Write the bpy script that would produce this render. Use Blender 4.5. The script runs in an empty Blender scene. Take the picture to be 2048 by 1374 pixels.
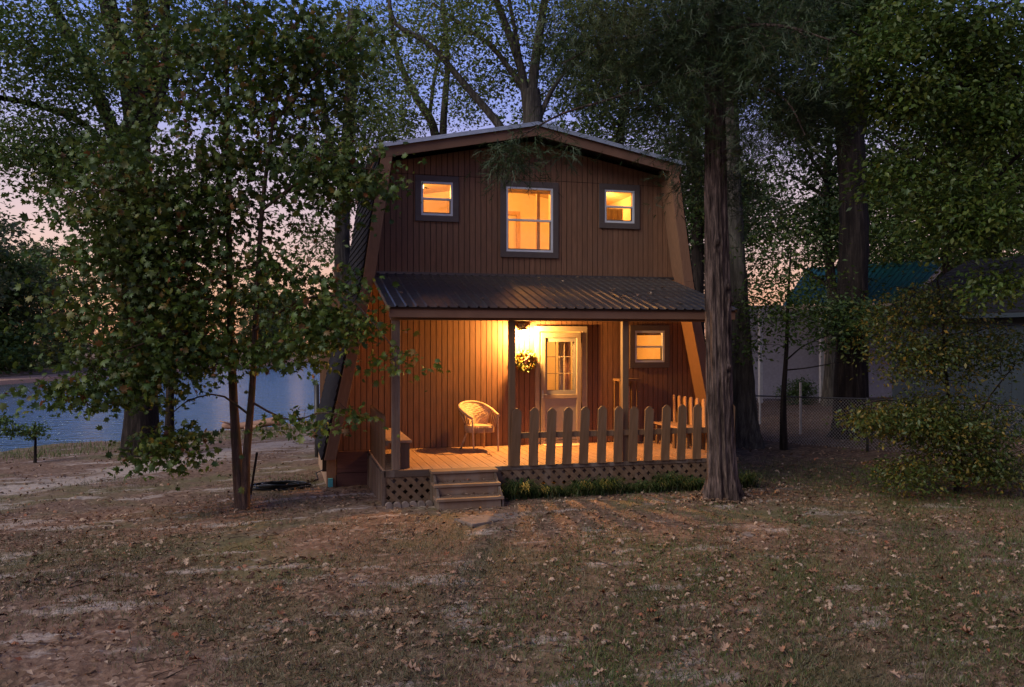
import bpy, math, random
import numpy as np
from mathutils import Vector, Matrix
R = math.radians
rnd = random.Random(7)
rng = np.random.default_rng(11)
scene = bpy.context.scene
# ------------------------------------------------------------------ camera, sky, light, exposure
TH = R(14.8); FPX = 1700.0; CXP = 1024.0; HYP = 681.0
CAM = np.array((-4.281, -14.937, 2.354))
cd = bpy.data.cameras.new('camera'); cam = bpy.data.objects.new('camera', cd)
scene.collection.objects.link(cam); scene.camera = cam
cam.location = CAM; cam.rotation_euler = (R(90), 0, -TH)
cd.sensor_width = 36; cd.lens = 36*FPX/2048; cd.shift_y = -(687-HYP)/2048
cd.clip_start = .1; cd.clip_end = 2000

world = bpy.data.worlds.new('World'); scene.world = world; world.use_nodes = True
wn = world.node_tree; wn.nodes.clear()
def wnode(t, **k):
    n = wn.nodes.new(t)
    for a, b in k.items(): setattr(n, a, b)
    return n
wout = wnode('ShaderNodeOutputWorld'); wbg = wnode('ShaderNodeBackground')
sky = wnode('ShaderNodeTexSky'); sky.sky_type = 'NISHITA'; sky.sun_disc = False
sky.sun_elevation = R(2); sky.sun_rotation = R(-75)
tc = wnode('ShaderNodeTexCoord'); sp = wnode('ShaderNodeSeparateXYZ')
wn.links.new(tc.outputs['Generated'], sp.inputs[0])
ramp = wnode('ShaderNodeValToRGB'); cr = ramp.color_ramp
cr.elements[0].position = 0.0; cr.elements[0].color = (.58, .28, .19, 1)
cr.elements[1].position = 1.0; cr.elements[1].color = (.035, .06, .22, 1)
for p, c in ((.05, (.60, .30, .25)), (.11, (.55, .34, .38)), (.18, (.42, .31, .44)), (.26, (.20, .24, .64)), (.36, (.10, .19, .68)), (.55, (.045, .10, .42))):
    e = cr.elements.new(p); e.color = c + (1,)
wn.links.new(sp.outputs['Z'], ramp.inputs[0])
# streaks of dusk cloud
mp = wnode('ShaderNodeMapping'); mp.inputs['Scale'].default_value = (1.6, 1.6, 16)
nz = wnode('ShaderNodeTexNoise'); nz.inputs['Scale'].default_value = 1.7; nz.inputs['Detail'].default_value = 5
wn.links.new(tc.outputs['Generated'], mp.inputs[0]); wn.links.new(mp.outputs[0], nz.inputs['Vector'])
mr = wnode('ShaderNodeMapRange'); mr.inputs[1].default_value = .45; mr.inputs[2].default_value = .75; mr.inputs[4].default_value = .18
wn.links.new(nz.outputs[0], mr.inputs[0])
mixc = wnode('ShaderNodeMix', data_type='RGBA'); wn.links.new(mr.outputs[0], mixc.inputs[0])
wn.links.new(ramp.outputs[0], mixc.inputs[6]); mixc.inputs[7].default_value = (.36, .30, .40, 1)
mixs = wnode('ShaderNodeMix', data_type='RGBA'); mixs.inputs[0].default_value = .12
skys = wnode('ShaderNodeVectorMath', operation='SCALE'); skys.inputs['Scale'].default_value = .8
wn.links.new(sky.outputs[0], skys.inputs[0])
wn.links.new(mixc.outputs[2], mixs.inputs[6]); wn.links.new(skys.outputs[0], mixs.inputs[7])
wn.links.new(mixs.outputs[2], wbg.inputs[0]); wbg.inputs[1].default_value = 1.0
wn.links.new(wbg.outputs[0], wout.inputs[0])
# soft dusk afterglow: one weak, very broad sun
sd = bpy.data.lights.new('afterglow', 'SUN'); sd.energy = 2.2; sd.angle = R(42); sd.color = (1, .91, .76)
so = bpy.data.objects.new('afterglow', sd); scene.collection.objects.link(so)
so.rotation_euler = (R(52), 0, R(-64))
vs = scene.view_settings; vs.view_transform = 'Standard'; vs.look = 'None'; vs.exposure = 0.45; vs.gamma = 1
scene.cycles.use_denoising = True; scene.cycles.max_bounces = 8; scene.cycles.transparent_max_bounces = 12
scene.cycles.sample_clamp_indirect = 4

# ------------------------------------------------------------------ geometry helpers
s_, c_ = math.sin(TH), math.cos(TH)
def P(px, py, t):
    """world point at pixel (px,py) of the survey photo, t metres along the view axis"""
    X = (px-CXP)/FPX*t; Z = (HYP-py)/FPX*t
    return np.array((CAM[0]+X*c_+t*s_, CAM[1]-X*s_+t*c_, CAM[2]+Z))
def W(X, Y, z=0.0):
    return np.array((CAM[0]+X*c_+Y*s_, CAM[1]-X*s_+Y*c_, z))
def hgt(x, y):
    dx = np.asarray(x, float)-CAM[0]; dy = np.asarray(y, float)-CAM[1]
    X = c_*dx-s_*dy; Y = s_*dx+c_*dy
    d = (X+14.9)*.767-(Y-24.7)*.642
    u = np.clip((20-d)/20, -1, 1.6)
    h = np.where(u > 0, -.95*np.where(u < .1, u*u*5+0*u, u-.05), 0)
    d2 = np.maximum(-40+(Y-60)*.106-X, Y-150)
    h2 = -.95+np.clip(d2*.12, -2, 1.5)
    h = np.maximum(h, h2)
    h = h+.035*np.sin(x*1.1+.3*y)*np.sin(y*.9-.4*x)*np.clip(np.hypot(x+1, y+3)/6-.5, 0, 1)
    return h
def G(px, py, t=None):
    """ground point under pixel"""
    if t is None:
        t = 10.0
        for _ in range(60):
            p = P(px, py, t); hh = float(hgt(p[0], p[1]))
            t = t*.5+.5*(CAM[2]-hh)*FPX/max(py-HYP, 1)
    p = P(px, py, t); p[2] = float(hgt(p[0], p[1])); return p

COL = scene.collection
def link_tag(o, label=None, cat=None, group=None, kind=None):
    if label: o['label'] = label
    if cat: o['category'] = cat
    if group: o['group'] = group
    if kind: o['kind'] = kind
    return o
def thing(name, loc, label, cat, group=None):
    o = bpy.data.objects.new(name, None); COL.objects.link(o); o.location = tuple(float(v) for v in loc); o.empty_display_size = .1
    return link_tag(o, label, cat, group)
def origin(o):
    v = np.zeros(3)
    while o is not None:
        v += np.array(o.location); o = o.parent
    return v
def link_mesh(name, me, parent=None, loc=None, rot=None):
    o = bpy.data.objects.new(name, me); COL.objects.link(o)
    if parent: o.parent = parent
    if loc is not None: o.location = tuple(float(v) for v in loc)
    if rot is not None: o.rotation_euler = rot
    return o
def fast_mesh(name, V, F, mat, smooth=False):
    """V (n,3) array, F (m,k) array of equal-size faces"""
    V = np.ascontiguousarray(V, dtype=np.float32); F = np.ascontiguousarray(F, dtype=np.int32)
    me = bpy.data.meshes.new(name); n, k = F.shape
    me.vertices.add(len(V)); me.vertices.foreach_set('co', V.ravel())
    me.loops.add(n*k); me.loops.foreach_set('vertex_index', F.ravel())
    me.polygons.add(n)
    me.polygons.foreach_set('loop_start', np.arange(0, n*k, k, dtype=np.int32))
    if smooth: me.polygons.foreach_set('use_smooth', np.ones(n, dtype=bool))
    me.update(calc_edges=True)
    if mat: me.materials.append(mat)
    return me
class MB:
    def __init__(s): s.v = []; s.f = []; s.sm = []
    def add(s, vs_, fs, smooth=False):
        b = len(s.v); s.v += [tuple(map(float, v)) for v in vs_]
        for f in fs: s.f.append(tuple(b+i for i in f)); s.sm.append(smooth)
        return s
    def box(s, x0, x1, y0, y1, z0, z1):
        v = [(x0,y0,z0),(x1,y0,z0),(x1,y1,z0),(x0,y1,z0),(x0,y0,z1),(x1,y0,z1),(x1,y1,z1),(x0,y1,z1)]
        return s.add(v, [(0,3,2,1),(4,5,6,7),(0,1,5,4),(1,2,6,5),(2,3,7,6),(3,0,4,7)])
    def beam(s, a, b, w, d, up=(0,0,1)):
        """box section w (sideways) by d (along up) from a to b"""
        a = Vector(a); b = Vector(b); t = (b-a).normalized(); u = Vector(up); u = (u-t*u.dot(t)).normalized(); r = t.cross(u)
        v = [p+r*(i*w/2)+u*(j*d/2) for p in (a, b) for i, j in ((-1,-1),(1,-1),(1,1),(-1,1))]
        return s.add(v, [(0,1,2,3),(7,6,5,4),(0,4,5,1),(1,5,6,2),(2,6,7,3),(3,7,4,0)])
    def prism(s, poly, axis, a, b):
        """poly of 2D points extruded along axis ('y': poly is x,z ; 'x': poly is y,z ; 'z': poly is x,y)"""
        def p3(p, t):
            return {'y': (p[0], t, p[1]), 'x': (t, p[0], p[1]), 'z': (p[0], p[1], t)}[axis]
        n = len(poly); v = [p3(p, a) for p in poly]+[p3(p, b) for p in poly]
        f = [tuple(range(n)), tuple(range(2*n-1, n-1, -1))]+[(i, n+i, n+(i+1) % n, (i+1) % n) for i in range(n)]
        return s.add(v, f)
    def tube(s, pts, r, sides=6, r1=None, cap=True):
        V, F = tube_arrays(pts, r, r if r1 is None else r1, sides)
        s.add(V, F, True)
        if cap:
            n = len(V); s.f.append(tuple(len(s.v)-n+i for i in range(sides))); s.sm.append(False)
            s.f.append(tuple(len(s.v)-1-i for i in range(sides))); s.sm.append(False)
        return s
    def mesh(s, name, mat):
        me = bpy.data.meshes.new(name); me.from_pydata(s.v, [], s.f); me.validate()
        if len(me.polygons) == len(s.sm): me.polygons.foreach_set('use_smooth', s.sm)
        import bmesh
        bm = bmesh.new(); bm.from_mesh(me); bmesh.ops.recalc_face_normals(bm, faces=bm.faces); bm.to_mesh(me); bm.free()
        if mat: me.materials.append(mat)
        return me
    def build(s, name, mat, parent=None, bevel=0):
        if parent is not None:
            o_ = origin(parent); s.v = [(v[0]-o_[0], v[1]-o_[1], v[2]-o_[2]) for v in s.v]
        o = link_mesh(name, s.mesh(name, mat), parent)
        if bevel:
            m = o.modifiers.new('bevel', 'BEVEL'); m.width = bevel; m.segments = 2; m.limit_method = 'ANGLE'
        return o
def smooth_path(pts, n):
    pts = [np.array(p, float) for p in pts]
    if len(pts) < 3: 
        return np.array([pts[0]+(pts[-1]-pts[0])*t for t in np.linspace(0, 1, n)])
    q = [2*pts[0]-pts[1]]+pts+[2*pts[-1]-pts[-2]]
    out = []; m = len(pts)-1
    for k in range(n):
        u = k/(n-1)*m; i = min(int(u), m-1); t = u-i
        p0, p1, p2, p3 = q[i:i+4]
        out.append(.5*((2*p1)+(-p0+p2)*t+(2*p0-5*p1+4*p2-p3)*t*t+(-p0+3*p1-3*p2+p3)*t**3))
    return np.array(out)
def tube_arrays(pts, r0, r1, sides, radii=None, bump=0, seed=0):
    pts = np.array(pts, float); n = len(pts)
    T = np.gradient(pts, axis=0); T /= np.linalg.norm(T, axis=1)[:, None]+1e-9
    ref = np.array((1., .13, .07)) if abs(T[0, 0]) < .8 else np.array((0., 1., .1))
    A = ref-T*(T@ref)[:, None]; A /= np.linalg.norm(A, axis=1)[:, None]; B = np.cross(T, A)
    rr = np.linspace(r0, r1, n) if radii is None else np.array(radii)
    ang = np.linspace(0, 2*math.pi, sides, endpoint=False)
    rad = rr[:, None]*np.ones(sides)
    if bump:
        g = np.random.default_rng(seed)
        for k in range(7):
            fr = g.integers(2, max(3, sides//3)); ph = g.uniform(0, 6.28); tw = g.uniform(-.25, .25)
            rad = rad*(1+bump*.5*np.sin(fr*ang[None, :]+ph+tw*np.arange(n)[:, None]*.6))
        rad = rad*(1+bump*.5*g.standard_normal(rad.shape))
    V = pts[:, None, :]+rad[:, :, None]*(np.cos(ang)[None, :, None]*A[:, None, :]+np.sin(ang)[None, :, None]*B[:, None, :])
    i = np.arange(n-1)[:, None]*sides; j = np.arange(sides)[None, :]; j2 = (j+1) % sides
    F = np.stack([i+j, i+j2, i+sides+j2, i+sides+j], -1).reshape(-1, 4)
    return V.reshape(-1, 3), F
def clip_poly(poly, x0, x1, z0, z1):
    for ax, lim, sg in ((0, x0, 1), (0, x1, -1), (1, z0, 1), (1, z1, -1)):
        out = []
        for i in range(len(poly)):
            a, b = poly[i], poly[(i+1) % len(poly)]
            ia, ib = sg*(a[ax]-lim) >= 0, sg*(b[ax]-lim) >= 0
            if ia: out.append(a)
            if ia != ib:
                t = (lim-a[ax])/(b[ax]-a[ax]); out.append((a[0]+(b[0]-a[0])*t, a[1]+(b[1]-a[1])*t))
        poly = out
        if len(poly) < 3: return []
    return poly

# ------------------------------------------------------------------ materials
class NM:
    def __init__(s, name):
        s.m = bpy.data.materials.new(name); s.m.use_nodes = True; s.t = s.m.node_tree; s.t.nodes.clear()
        s.out = s.n('ShaderNodeOutputMaterial'); s.tc = s.n('ShaderNodeTexCoord')
    def n(s, t, **k):
        x = s.t.nodes.new(t)
        for a, b in k.items(): setattr(x, a, b)
        return x
    def l(s, a, b): s.t.links.new(a, b)
    def noise(s, scale, detail=4, vec=None, stretch=None, rough=.55, coord='Object'):
        x = s.n('ShaderNodeTexNoise'); x.inputs['Scale'].default_value = scale; x.inputs['Detail'].default_value = detail; x.inputs['Roughness'].default_value = rough
        src = vec or s.tc.outputs[coord]
        if stretch:
            m = s.n('ShaderNodeMapping'); m.inputs['Scale'].default_value = stretch; s.l(src, m.inputs[0]); src = m.outputs[0]
        s.l(src, x.inputs['Vector']); return x.outputs[0]
    def ramp(s, fac, stops):
        x = s.n('ShaderNodeValToRGB'); e = x.color_ramp.elements
        e[0].position = stops[0][0]; e[0].color = tuple(stops[0][1])+(1,); e[1].position = stops[-1][0]; e[1].color = tuple(stops[-1][1])+(1,)
        for p, c in stops[1:-1]:
            k = e.new(p); k.color = tuple(c)+(1,)
        s.l(fac, x.inputs[0]); return x.outputs[0]
    def mix(s, fac, a, b, mode='MIX'):
        x = s.n('ShaderNodeMix', data_type='RGBA', blend_type=mode)
        for i, v in ((0, fac), (6, a), (7, b)):
            if hasattr(v, 'node'): s.l(v, x.inputs[i])
            else: x.inputs[i].default_value = v if i == 0 else tuple(v)+(1,)
        return x.outputs[2]
    def mapr(s, v, a, b, c=0, d=1):
        x = s.n('ShaderNodeMapRange')
        for i, k in ((1, a), (2, b), (3, c), (4, d)): x.inputs[i].default_value = k
        s.l(v, x.inputs[0]); return x.outputs[0]
    def bump(s, h, strength=.5, dist=.01, prev=None):
        x = s.n('ShaderNodeBump'); x.inputs['Strength'].default_value = strength; x.inputs['Distance'].default_value = dist
        s.l(h, x.inputs['Height'])
        if prev: s.l(prev, x.inputs['Normal'])
        return x.outputs[0]
    def pbr(s, col, rough=.7, metal=0, bump=None, spec=.3):
        x = s.n('ShaderNodeBsdfPrincipled')
        if hasattr(col, 'node'): s.l(col, x.inputs['Base Color'])
        else: x.inputs['Base Color'].default_value = tuple(col)+(1,)
        if hasattr(rough, 'node'): s.l(rough, x.inputs['Roughness'])
        else: x.inputs['Roughness'].default_value = rough
        x.inputs['Metallic'].default_value = metal; x.inputs['Specular IOR Level'].default_value = spec
        if bump: s.l(bump, x.inputs['Normal'])
        s.l(x.outputs[0], s.out.inputs[0]); return s.m
def objrand(nm):
    return nm.n('ShaderNodeObjectInfo').outputs['Random']
def wood(name, col, grain=(1, 1, .12), var=.25, rough=.75, scale=28, bump=.35, weather=0):
    a = NM(name); g = a.noise(scale, 6, stretch=grain); big = a.noise(1.7, 3)
    d = tuple(c*(1-var) for c in col); l_ = tuple(min(1, c*(1+var)) for c in col)
    c1 = a.ramp(g, [(.3, d), (.7, l_)])
    c2 = a.mix(a.mapr(objrand(a), 0, 1, 0, .45), c1, tuple(c*.62 for c in col))
    c3 = a.mix(a.mapr(big, .45, .72, 0, .5), c2, tuple(c*.7+.02 for c in col))
    if weather:
        w = a.noise(6, 5, stretch=(1, 1, .15)); c3 = a.mix(a.mapr(w, .48, .62, 0, weather), c3, (.22, .19, .17))
    return a.pbr(c3, rough, bump=a.bump(g, bump, .004))
def plain(name, col, rough=.6, metal=0, var=.12, spec=.3):
    a = NM(name); g = a.noise(9, 5)
    return a.pbr(a.ramp(g, [(.3, tuple(c*(1-var) for c in col)), (.7, tuple(min(1, c*(1+var)) for c in col))]), rough, metal, a.bump(g, .15, .003), spec)
def bark(name, dark, light, sc=1.0, moss=None):
    a = NM(name)
    f = a.noise(15*sc, 8, stretch=(1, 1, .10), rough=.72); g = a.noise(48*sc, 6, stretch=(1, 1, .22), rough=.7)
    big = a.noise(1.5, 4)
    c = a.ramp(f, [(.38, dark), (.50, tuple(x*.65+y*.35 for x, y in zip(dark, light))), (.62, light)])
    c = a.mix(a.mapr(big, .4, .7, 0, .45), c, tuple(x*.6 for x in dark))
    if moss: c = a.mix(a.mapr(a.noise(3.1, 5), .52, .66, 0, .6), c, moss)
    b = a.bump(f, 1.0, .05/sc); b = a.bump(g, .5, .01, b)
    return a.pbr(c, .9, bump=b, spec=.1)
def leafmat(name, stops, trans=.3, clump=.35):
    a = NM(name); geo = a.n('ShaderNodeNewGeometry')
    ri = geo.outputs['Random Per Island']; c = a.ramp(ri, stops)
    nz_ = a.noise(1.1, 3); nz2 = a.noise(.45, 2)
    c = a.mix(a.mapr(nz_, .42, .62, 0, clump), c, (.018, .032, .010))
    c = a.mix(a.mapr(nz2, .54, .68, 0, .35), c, (.085, .085, .018))
    d = a.n('ShaderNodeBsdfDiffuse'); tr = a.n('ShaderNodeBsdfTranslucent'); gl = a.n('ShaderNodeBsdfGlossy'); gl.inputs['Roughness'].default_value = .5
    gl.inputs['Color'].default_value = (.35, .4, .4, 1)
    a.l(c, d.inputs[0]); a.l(c, tr.inputs[0])
    m1 = a.n('ShaderNodeMixShader'); m1.inputs[0].default_value = trans; a.l(d.outputs[0], m1.inputs[1]); a.l(tr.outputs[0], m1.inputs[2])
    m2 = a.n('ShaderNodeMixShader'); m2.inputs[0].default_value = .06; a.l(m1.outputs[0], m2.inputs[1]); a.l(gl.outputs[0], m2.inputs[2])
    a.l(m2.outputs[0], a.out.inputs[0]); return a.m
def glass(name):
    a = NM(name); t = a.n('ShaderNodeBsdfTransparent'); g = a.n('ShaderNodeBsdfGlossy'); g.inputs['Roughness'].default_value = .03
    fr = a.n('ShaderNodeFresnel'); fr.inputs[0].default_value = 1.45
    m = a.n('ShaderNodeMixShader'); a.l(fr.outputs[0], m.inputs[0]); a.l(t.outputs[0], m.inputs[1]); a.l(g.outputs[0], m.inputs[2])
    a.l(m.outputs[0], a.out.inputs[0]); return a.m
def emit(name, col, st):
    a = NM(name); e = a.n('ShaderNodeEmission'); e.inputs[0].default_value = tuple(col)+(1,); e.inputs[1].default_value = st
    a.l(e.outputs[0], a.out.inputs[0]); return a.m

M = {}
M['siding'] = wood('painted_siding', (.178, .090, .052), var=.24, bump=.3)
M['backing'] = plain('siding_groove', (.03, .016, .011), .9)
M['trim'] = wood('brown_trim', (.145, .074, .046), grain=(.12, .12, .12), var=.18)
M['rake'] = wood('rake_board', (.20, .105, .062), grain=(1, 1, .25), var=.15)
M['darktrim'] = plain('window_casing', (.085, .066, .062), .6, var=.08)
M['doortrim'] = plain('door_casing', (.26, .215, .17), .55, var=.08)
M['doorgrey'] = plain('door_paint', (.23, .22, .21), .5, var=.06)
M['vinyl'] = plain('white_vinyl', (.55, .56, .60), .4, var=.05)
M['shingle'] = plain('charcoal_shingle', (.016, .016, .020), .95, var=.35, spec=.03)
M['galv'] = plain('galvanised_edge', (.34, .37, .42), .45, .5)
M['roofmetal'] = None
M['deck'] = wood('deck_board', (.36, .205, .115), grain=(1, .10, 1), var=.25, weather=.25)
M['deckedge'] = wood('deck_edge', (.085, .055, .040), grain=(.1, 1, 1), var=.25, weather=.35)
M['picket'] = wood('picket_wood', (.130, .070, .034), var=.22, weather=.12)
M['post'] = wood('weathered_post', (.15, .095, .065), var=.35, bump=.8, weather=.4)
M['lattice'] = wood('lattice_wood', (.125, .074, .042), grain=(.4, 1, .4), var=.3, weather=.15)
M['step'] = wood('step_wood', (.16, .096, .062), grain=(.1, 1, 1), var=.2, weather=.25)
M['skirtred'] = wood('skirt_board', (.115, .052, .042), grain=(.1, 1, 1), var=.18)
M['tan'] = wood('tan_skirt', (.30, .20, .13), var=.15)
M['glass'] = glass('window_glass')
M['room'] = plain('warm_room_wall', (.74, .62, .45), .8, var=.04)
M['roomwood'] = plain('pine_trim', (.50, .33, .17), .6)
M['curtain'] = plain('curtain', (.62, .36, .24), .9, var=.25)
M['wicker'] = plain('wicker', (.44, .29, .17), .7, var=.3)
M['black'] = plain('black_metal', (.02, .02, .022), .4, .3)
M['bulb'] = emit('bulb_glow', (1, .62, .25), 60)
M['shadeglass'] = emit('ceiling_lamp_glow', (1, .66, .3), 7)
a = NM('dark_ribbed_metal'); g = a.noise(7, 6); g2 = a.noise(60, 3, stretch=(1, .2, 1))
c = a.ramp(g, [(.35, (.040, .036, .038)), (.62, (.070, .062, .062))]); c = a.mix(a.mapr(a.noise(2.2, 5), .55, .7, 0, .5), c, (.095, .060, .045))
M['roofmetal'] = a.pbr(c, a.mapr(g, .3, .7, .28, .5), .35, a.bump(g2, .12, .002), .5)
M['concrete'] = plain('pale_concrete', (.15, .115, .10), .9, var=.3)
M['greenroof'] = plain('teal_metal_roof', (.014, .095, .088), .5, .1)
M['palewall'] = plain('pale_lilac_wall', (.20, .19, .23), .8)
M['creamwall'] = plain('cream_wall', (.40, .32, .26), .8)
M['shedwall'] = wood('shed_blue_grey', (.028, .042, .060), var=.12, scale=12)
M['white'] = plain('white_post', (.27, .26, .27), .6)
M['chain'] = plain('fence_wire', (.30, .28, .27), .45, .8)
M['rail'] = plain('fence_rail', (.06, .058, .06), .5, .6)
M['hose'] = plain('black_hose', (.012, .014, .016), .35)
M['teal'] = plain('teal_cover', (.06, .28, .33), .5)
M['driftwood'] = wood('driftwood', (.30, .17, .12), grain=(.2, .2, 1), var=.35)
M['bark_cedar'] = bark('cedar_bark', (.012, .008, .008), (.17, .125, .112), 1.5)
M['bark_dark'] = bark('dark_bark', (.010, .008, .008), (.042, .033, .029), .8)
M['bark_grey'] = bark('grey_bark', (.032, .028, .025), (.105, .094, .080), .9)
M['bark_young'] = bark('young_maple_bark', (.045, .030, .025), (.13, .085, .066), 1.8, moss=(.045, .055, .022))
GREEN = [(0, (.045, .085, .018)), (.35, (.070, .125, .026)), (.7, (.095, .15, .032)), (.93, (.12, .145, .026)), (1, (.11, .10, .02))]
M['maple'] = leafmat('maple_leaf', [(0, (.036, .068, .012)), (.4, (.058, .100, .016)), (.82, (.085, .120, .020)), (.93, (.135, .130, .022)), (.98, (.17, .075, .025)), (1, (.12, .040, .018))])
M['small'] = leafmat('small_leaf', GREEN, clump=.25)
M['pale'] = leafmat('pale_leaf', [(0, (.09, .14, .036)), (.5, (.14, .20, .05)), (.85, (.18, .22, .06)), (1, (.17, .13, .045))], .35, .2)
M['dark'] = leafmat('dark_leaf', [(0, (.028, .056, .015)), (.6, (.048, .085, .022)), (1, (.075, .10, .026))], .25, .3)
M['bright'] = leafmat('bright_leaf', [(0, (.036, .072, .010)), (.6, (.062, .108, .015)), (1, (.11, .13, .02))], .35, .3)
M['yellow'] = leafmat('yellowing_leaf', [(0, (.045, .075, .015)), (.5, (.055, .080, .015)), (.8, (.10, .10, .018)), (1, (.22, .15, .025))], .35, .15)
M['cedar'] = leafmat('cedar_needle', [(0, (.016, .032, .011)), (.6, (.029, .050, .016)), (1, (.046, .050, .020))], .15, .2)
M['far'] = leafmat('far_leaf', [(0, (.05, .075, .03)), (.5, (.09, .115, .045)), (1, (.15, .14, .05))], .3, .2)
M['wreathleaf'] = leafmat('wreath_leaf', [(0, (.05, .08, .02)), (.4, (.14, .15, .03)), (.7, (.28, .20, .04)), (1, (.28, .10, .03))], .2, 0)
M['border'] = leafmat('border_grass_blade', [(0, (.028, .052, .014)), (.55, (.045, .080, .020)), (.85, (.11, .12, .04)), (1, (.24, .19, .09))], .3, .1)
M['turf'] = leafmat('turf_blade', [(0, (.075, .070, .030)), (.4, (.11, .10, .045)), (.75, (.20, .155, .085)), (1, (.28, .21, .13))], .3, .35)
M['green_turf'] = leafmat('green_turf_blade', [(0, (.050, .085, .020)), (.6, (.095, .13, .034)), (1, (.18, .18, .06))], .3, .2)
def drymat(name, stops):
    a = NM(name); geo = a.n('ShaderNodeNewGeometry'); c = a.ramp(geo.outputs['Random Per Island'], stops)
    c = a.mix(a.mapr(a.noise(30, 4), .4, .7, 0, .5), c, (.10, .06, .04))
    return a.pbr(c, .75, spec=.15)
M['litter'] = drymat('dry_leaf', [(0, (.085, .048, .030)), (.45, (.15, .085, .052)), (.75, (.26, .17, .11)), (.92, (.40, .30, .22)), (1, (.24, .075, .035))])
def dryobj(name):
    a = NM(name); c = a.ramp(objrand(a), [(0, (.12, .07, .045)), (.4, (.22, .13, .08)), (.75, (.38, .27, .19)), (1, (.24, .085, .04))])
    c = a.mix(a.mapr(a.noise(40, 4), .4, .7, 0, .4), c, (.12, .07, .045)); return a.pbr(c, .75, spec=.15)
M['bigleaf'] = dryobj('curled_oak_leaf')
# ground
a = NM('ground_litter'); o_ = a.tc.outputs['Object']
n_big = a.noise(.28, 4); n_mid = a.noise(1.3, 6, stretch=(1, 1.6, 1)); n_f = a.noise(14, 8, rough=.7); n_ff = a.noise(60, 5, rough=.7)
v = a.n('ShaderNodeTexVoronoi'); v.inputs['Scale'].default_value = 16; v.inputs['Randomness'].default_value = 1; a.l(o_, v.inputs['Vector'])
v2 = a.n('ShaderNodeSeparateColor'); a.l(v.outputs['Color'], v2.inputs[0])
soil = a.ramp(n_f, [(.3, (.085, .050, .037)), (.5, (.165, .104, .074)), (.7, (.26, .178, .130))])
lit = a.ramp(v2.outputs[0], [(0, (.065, .038, .027)), (.5, (.145, .085, .056)), (.85, (.24, .15, .10)), (1, (.36, .26, .19))])
c = a.mix(a.mapr(n_mid, .40, .56, 0, .75), soil, lit)
grs = a.ramp(n_ff, [(.3, (.070, .072, .030)), (.6, (.15, .135, .062)), (.8, (.27, .22, .12))])
gm = a.mapr(a.noise(.55, 5), .48, .64, 0, .7); c = a.mix(gm, c, grs)
sand = a.ramp(n_ff, [(.3, (.22, .17, .14)), (.7, (.52, .43, .37))])
sm = a.mapr(a.noise(1.15, 7, stretch=(.8, 1.9, 1), rough=.62),  .565, .64, 0, .85); c = a.mix(sm, c, sand)
# sandy track running from the left past the cabin's left side
gs = a.n('ShaderNodeSeparateXYZ'); a.l(o_, gs.inputs[0])
def lin(ax, ay, off):
    m1 = a.n('ShaderNodeMath', operation='MULTIPLY'); m1.inputs[1].default_value = ax; a.l(gs.outputs[0], m1.inputs[0])
    m2 = a.n('ShaderNodeMath', operation='MULTIPLY_ADD'); m2.inputs[1].default_value = ay; a.l(gs.outputs[1], m2.inputs[0]); a.l(m1.outputs[0], m2.inputs[2])
    m3 = a.n('ShaderNodeMath', operation='ADD'); m3.inputs[1].default_value = off; a.l(m2.outputs[0], m3.inputs[0]); return m3.outputs[0]
tp0, tp1 = G(0, 985), G(600, 880); td = (tp1-tp0)[:2]; tl = np.linalg.norm(td); tn = np.array((-td[1], td[0]))/tl
dist = lin(tn[0], tn[1], -float(tn@tp0[:2])); ab = a.n('ShaderNodeMath', operation='ABSOLUTE'); a.l(dist, ab.inputs[0])
w_ = a.n('ShaderNodeMath', operation='MULTIPLY_ADD'); a.l(a.noise(1.1, 6, stretch=(.7, 1.5, 1)), w_.inputs[0]); w_.inputs[1].default_value = 5.5; a.l(ab.outputs[0], w_.inputs[2])
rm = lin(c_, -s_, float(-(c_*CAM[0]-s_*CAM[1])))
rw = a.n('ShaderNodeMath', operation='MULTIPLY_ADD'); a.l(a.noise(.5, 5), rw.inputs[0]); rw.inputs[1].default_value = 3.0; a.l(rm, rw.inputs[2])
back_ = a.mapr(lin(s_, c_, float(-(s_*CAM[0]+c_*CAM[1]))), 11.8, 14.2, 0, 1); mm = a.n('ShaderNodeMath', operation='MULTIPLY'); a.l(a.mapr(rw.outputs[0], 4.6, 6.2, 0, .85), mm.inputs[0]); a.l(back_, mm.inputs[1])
c = a.mix(mm.outputs[0], c, a.ramp(v2.outputs[0], [(0, (.030, .018, .013)), (.6, (.062, .036, .024)), (1, (.13, .080, .055))]))     # brown leaf litter, darkened in colour to stand for shade under the woods
tm = a.mapr(w_.outputs[0], 3.2, 4.1, .85, 0); right = lin(td[0]/tl, td[1]/tl, -float((td/tl)@tp0[:2])); c = a.mix(tm, c, sand)
b = a.bump(n_f, .7, .03); b = a.bump(v.outputs['Distance'], .35, .02, b); b = a.bump(n_ff, .5, .008, b)
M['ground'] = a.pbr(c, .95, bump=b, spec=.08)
a = NM('lake_water'); n1 = a.noise(.9, 5, stretch=(1.1, 2.6, 1)); n2 = a.noise(5, 4, stretch=(1, 2.4, 1))
b = a.bump(n1, 1.0, .30); b = a.bump(n2, .8, .03, b)
x = a.n('ShaderNodeBsdfDiffuse'); x.inputs['Color'].default_value = (.050, .075, .068, 1); y_ = a.n('ShaderNodeBsdfGlossy'); y_.inputs['Roughness'].default_value = .06; y_.inputs['Color'].default_value = (.74, .88, .84, 1)
fr = a.n('ShaderNodeFresnel'); fr.inputs[0].default_value = 1.33; mx = a.n('ShaderNodeMixShader')
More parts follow.
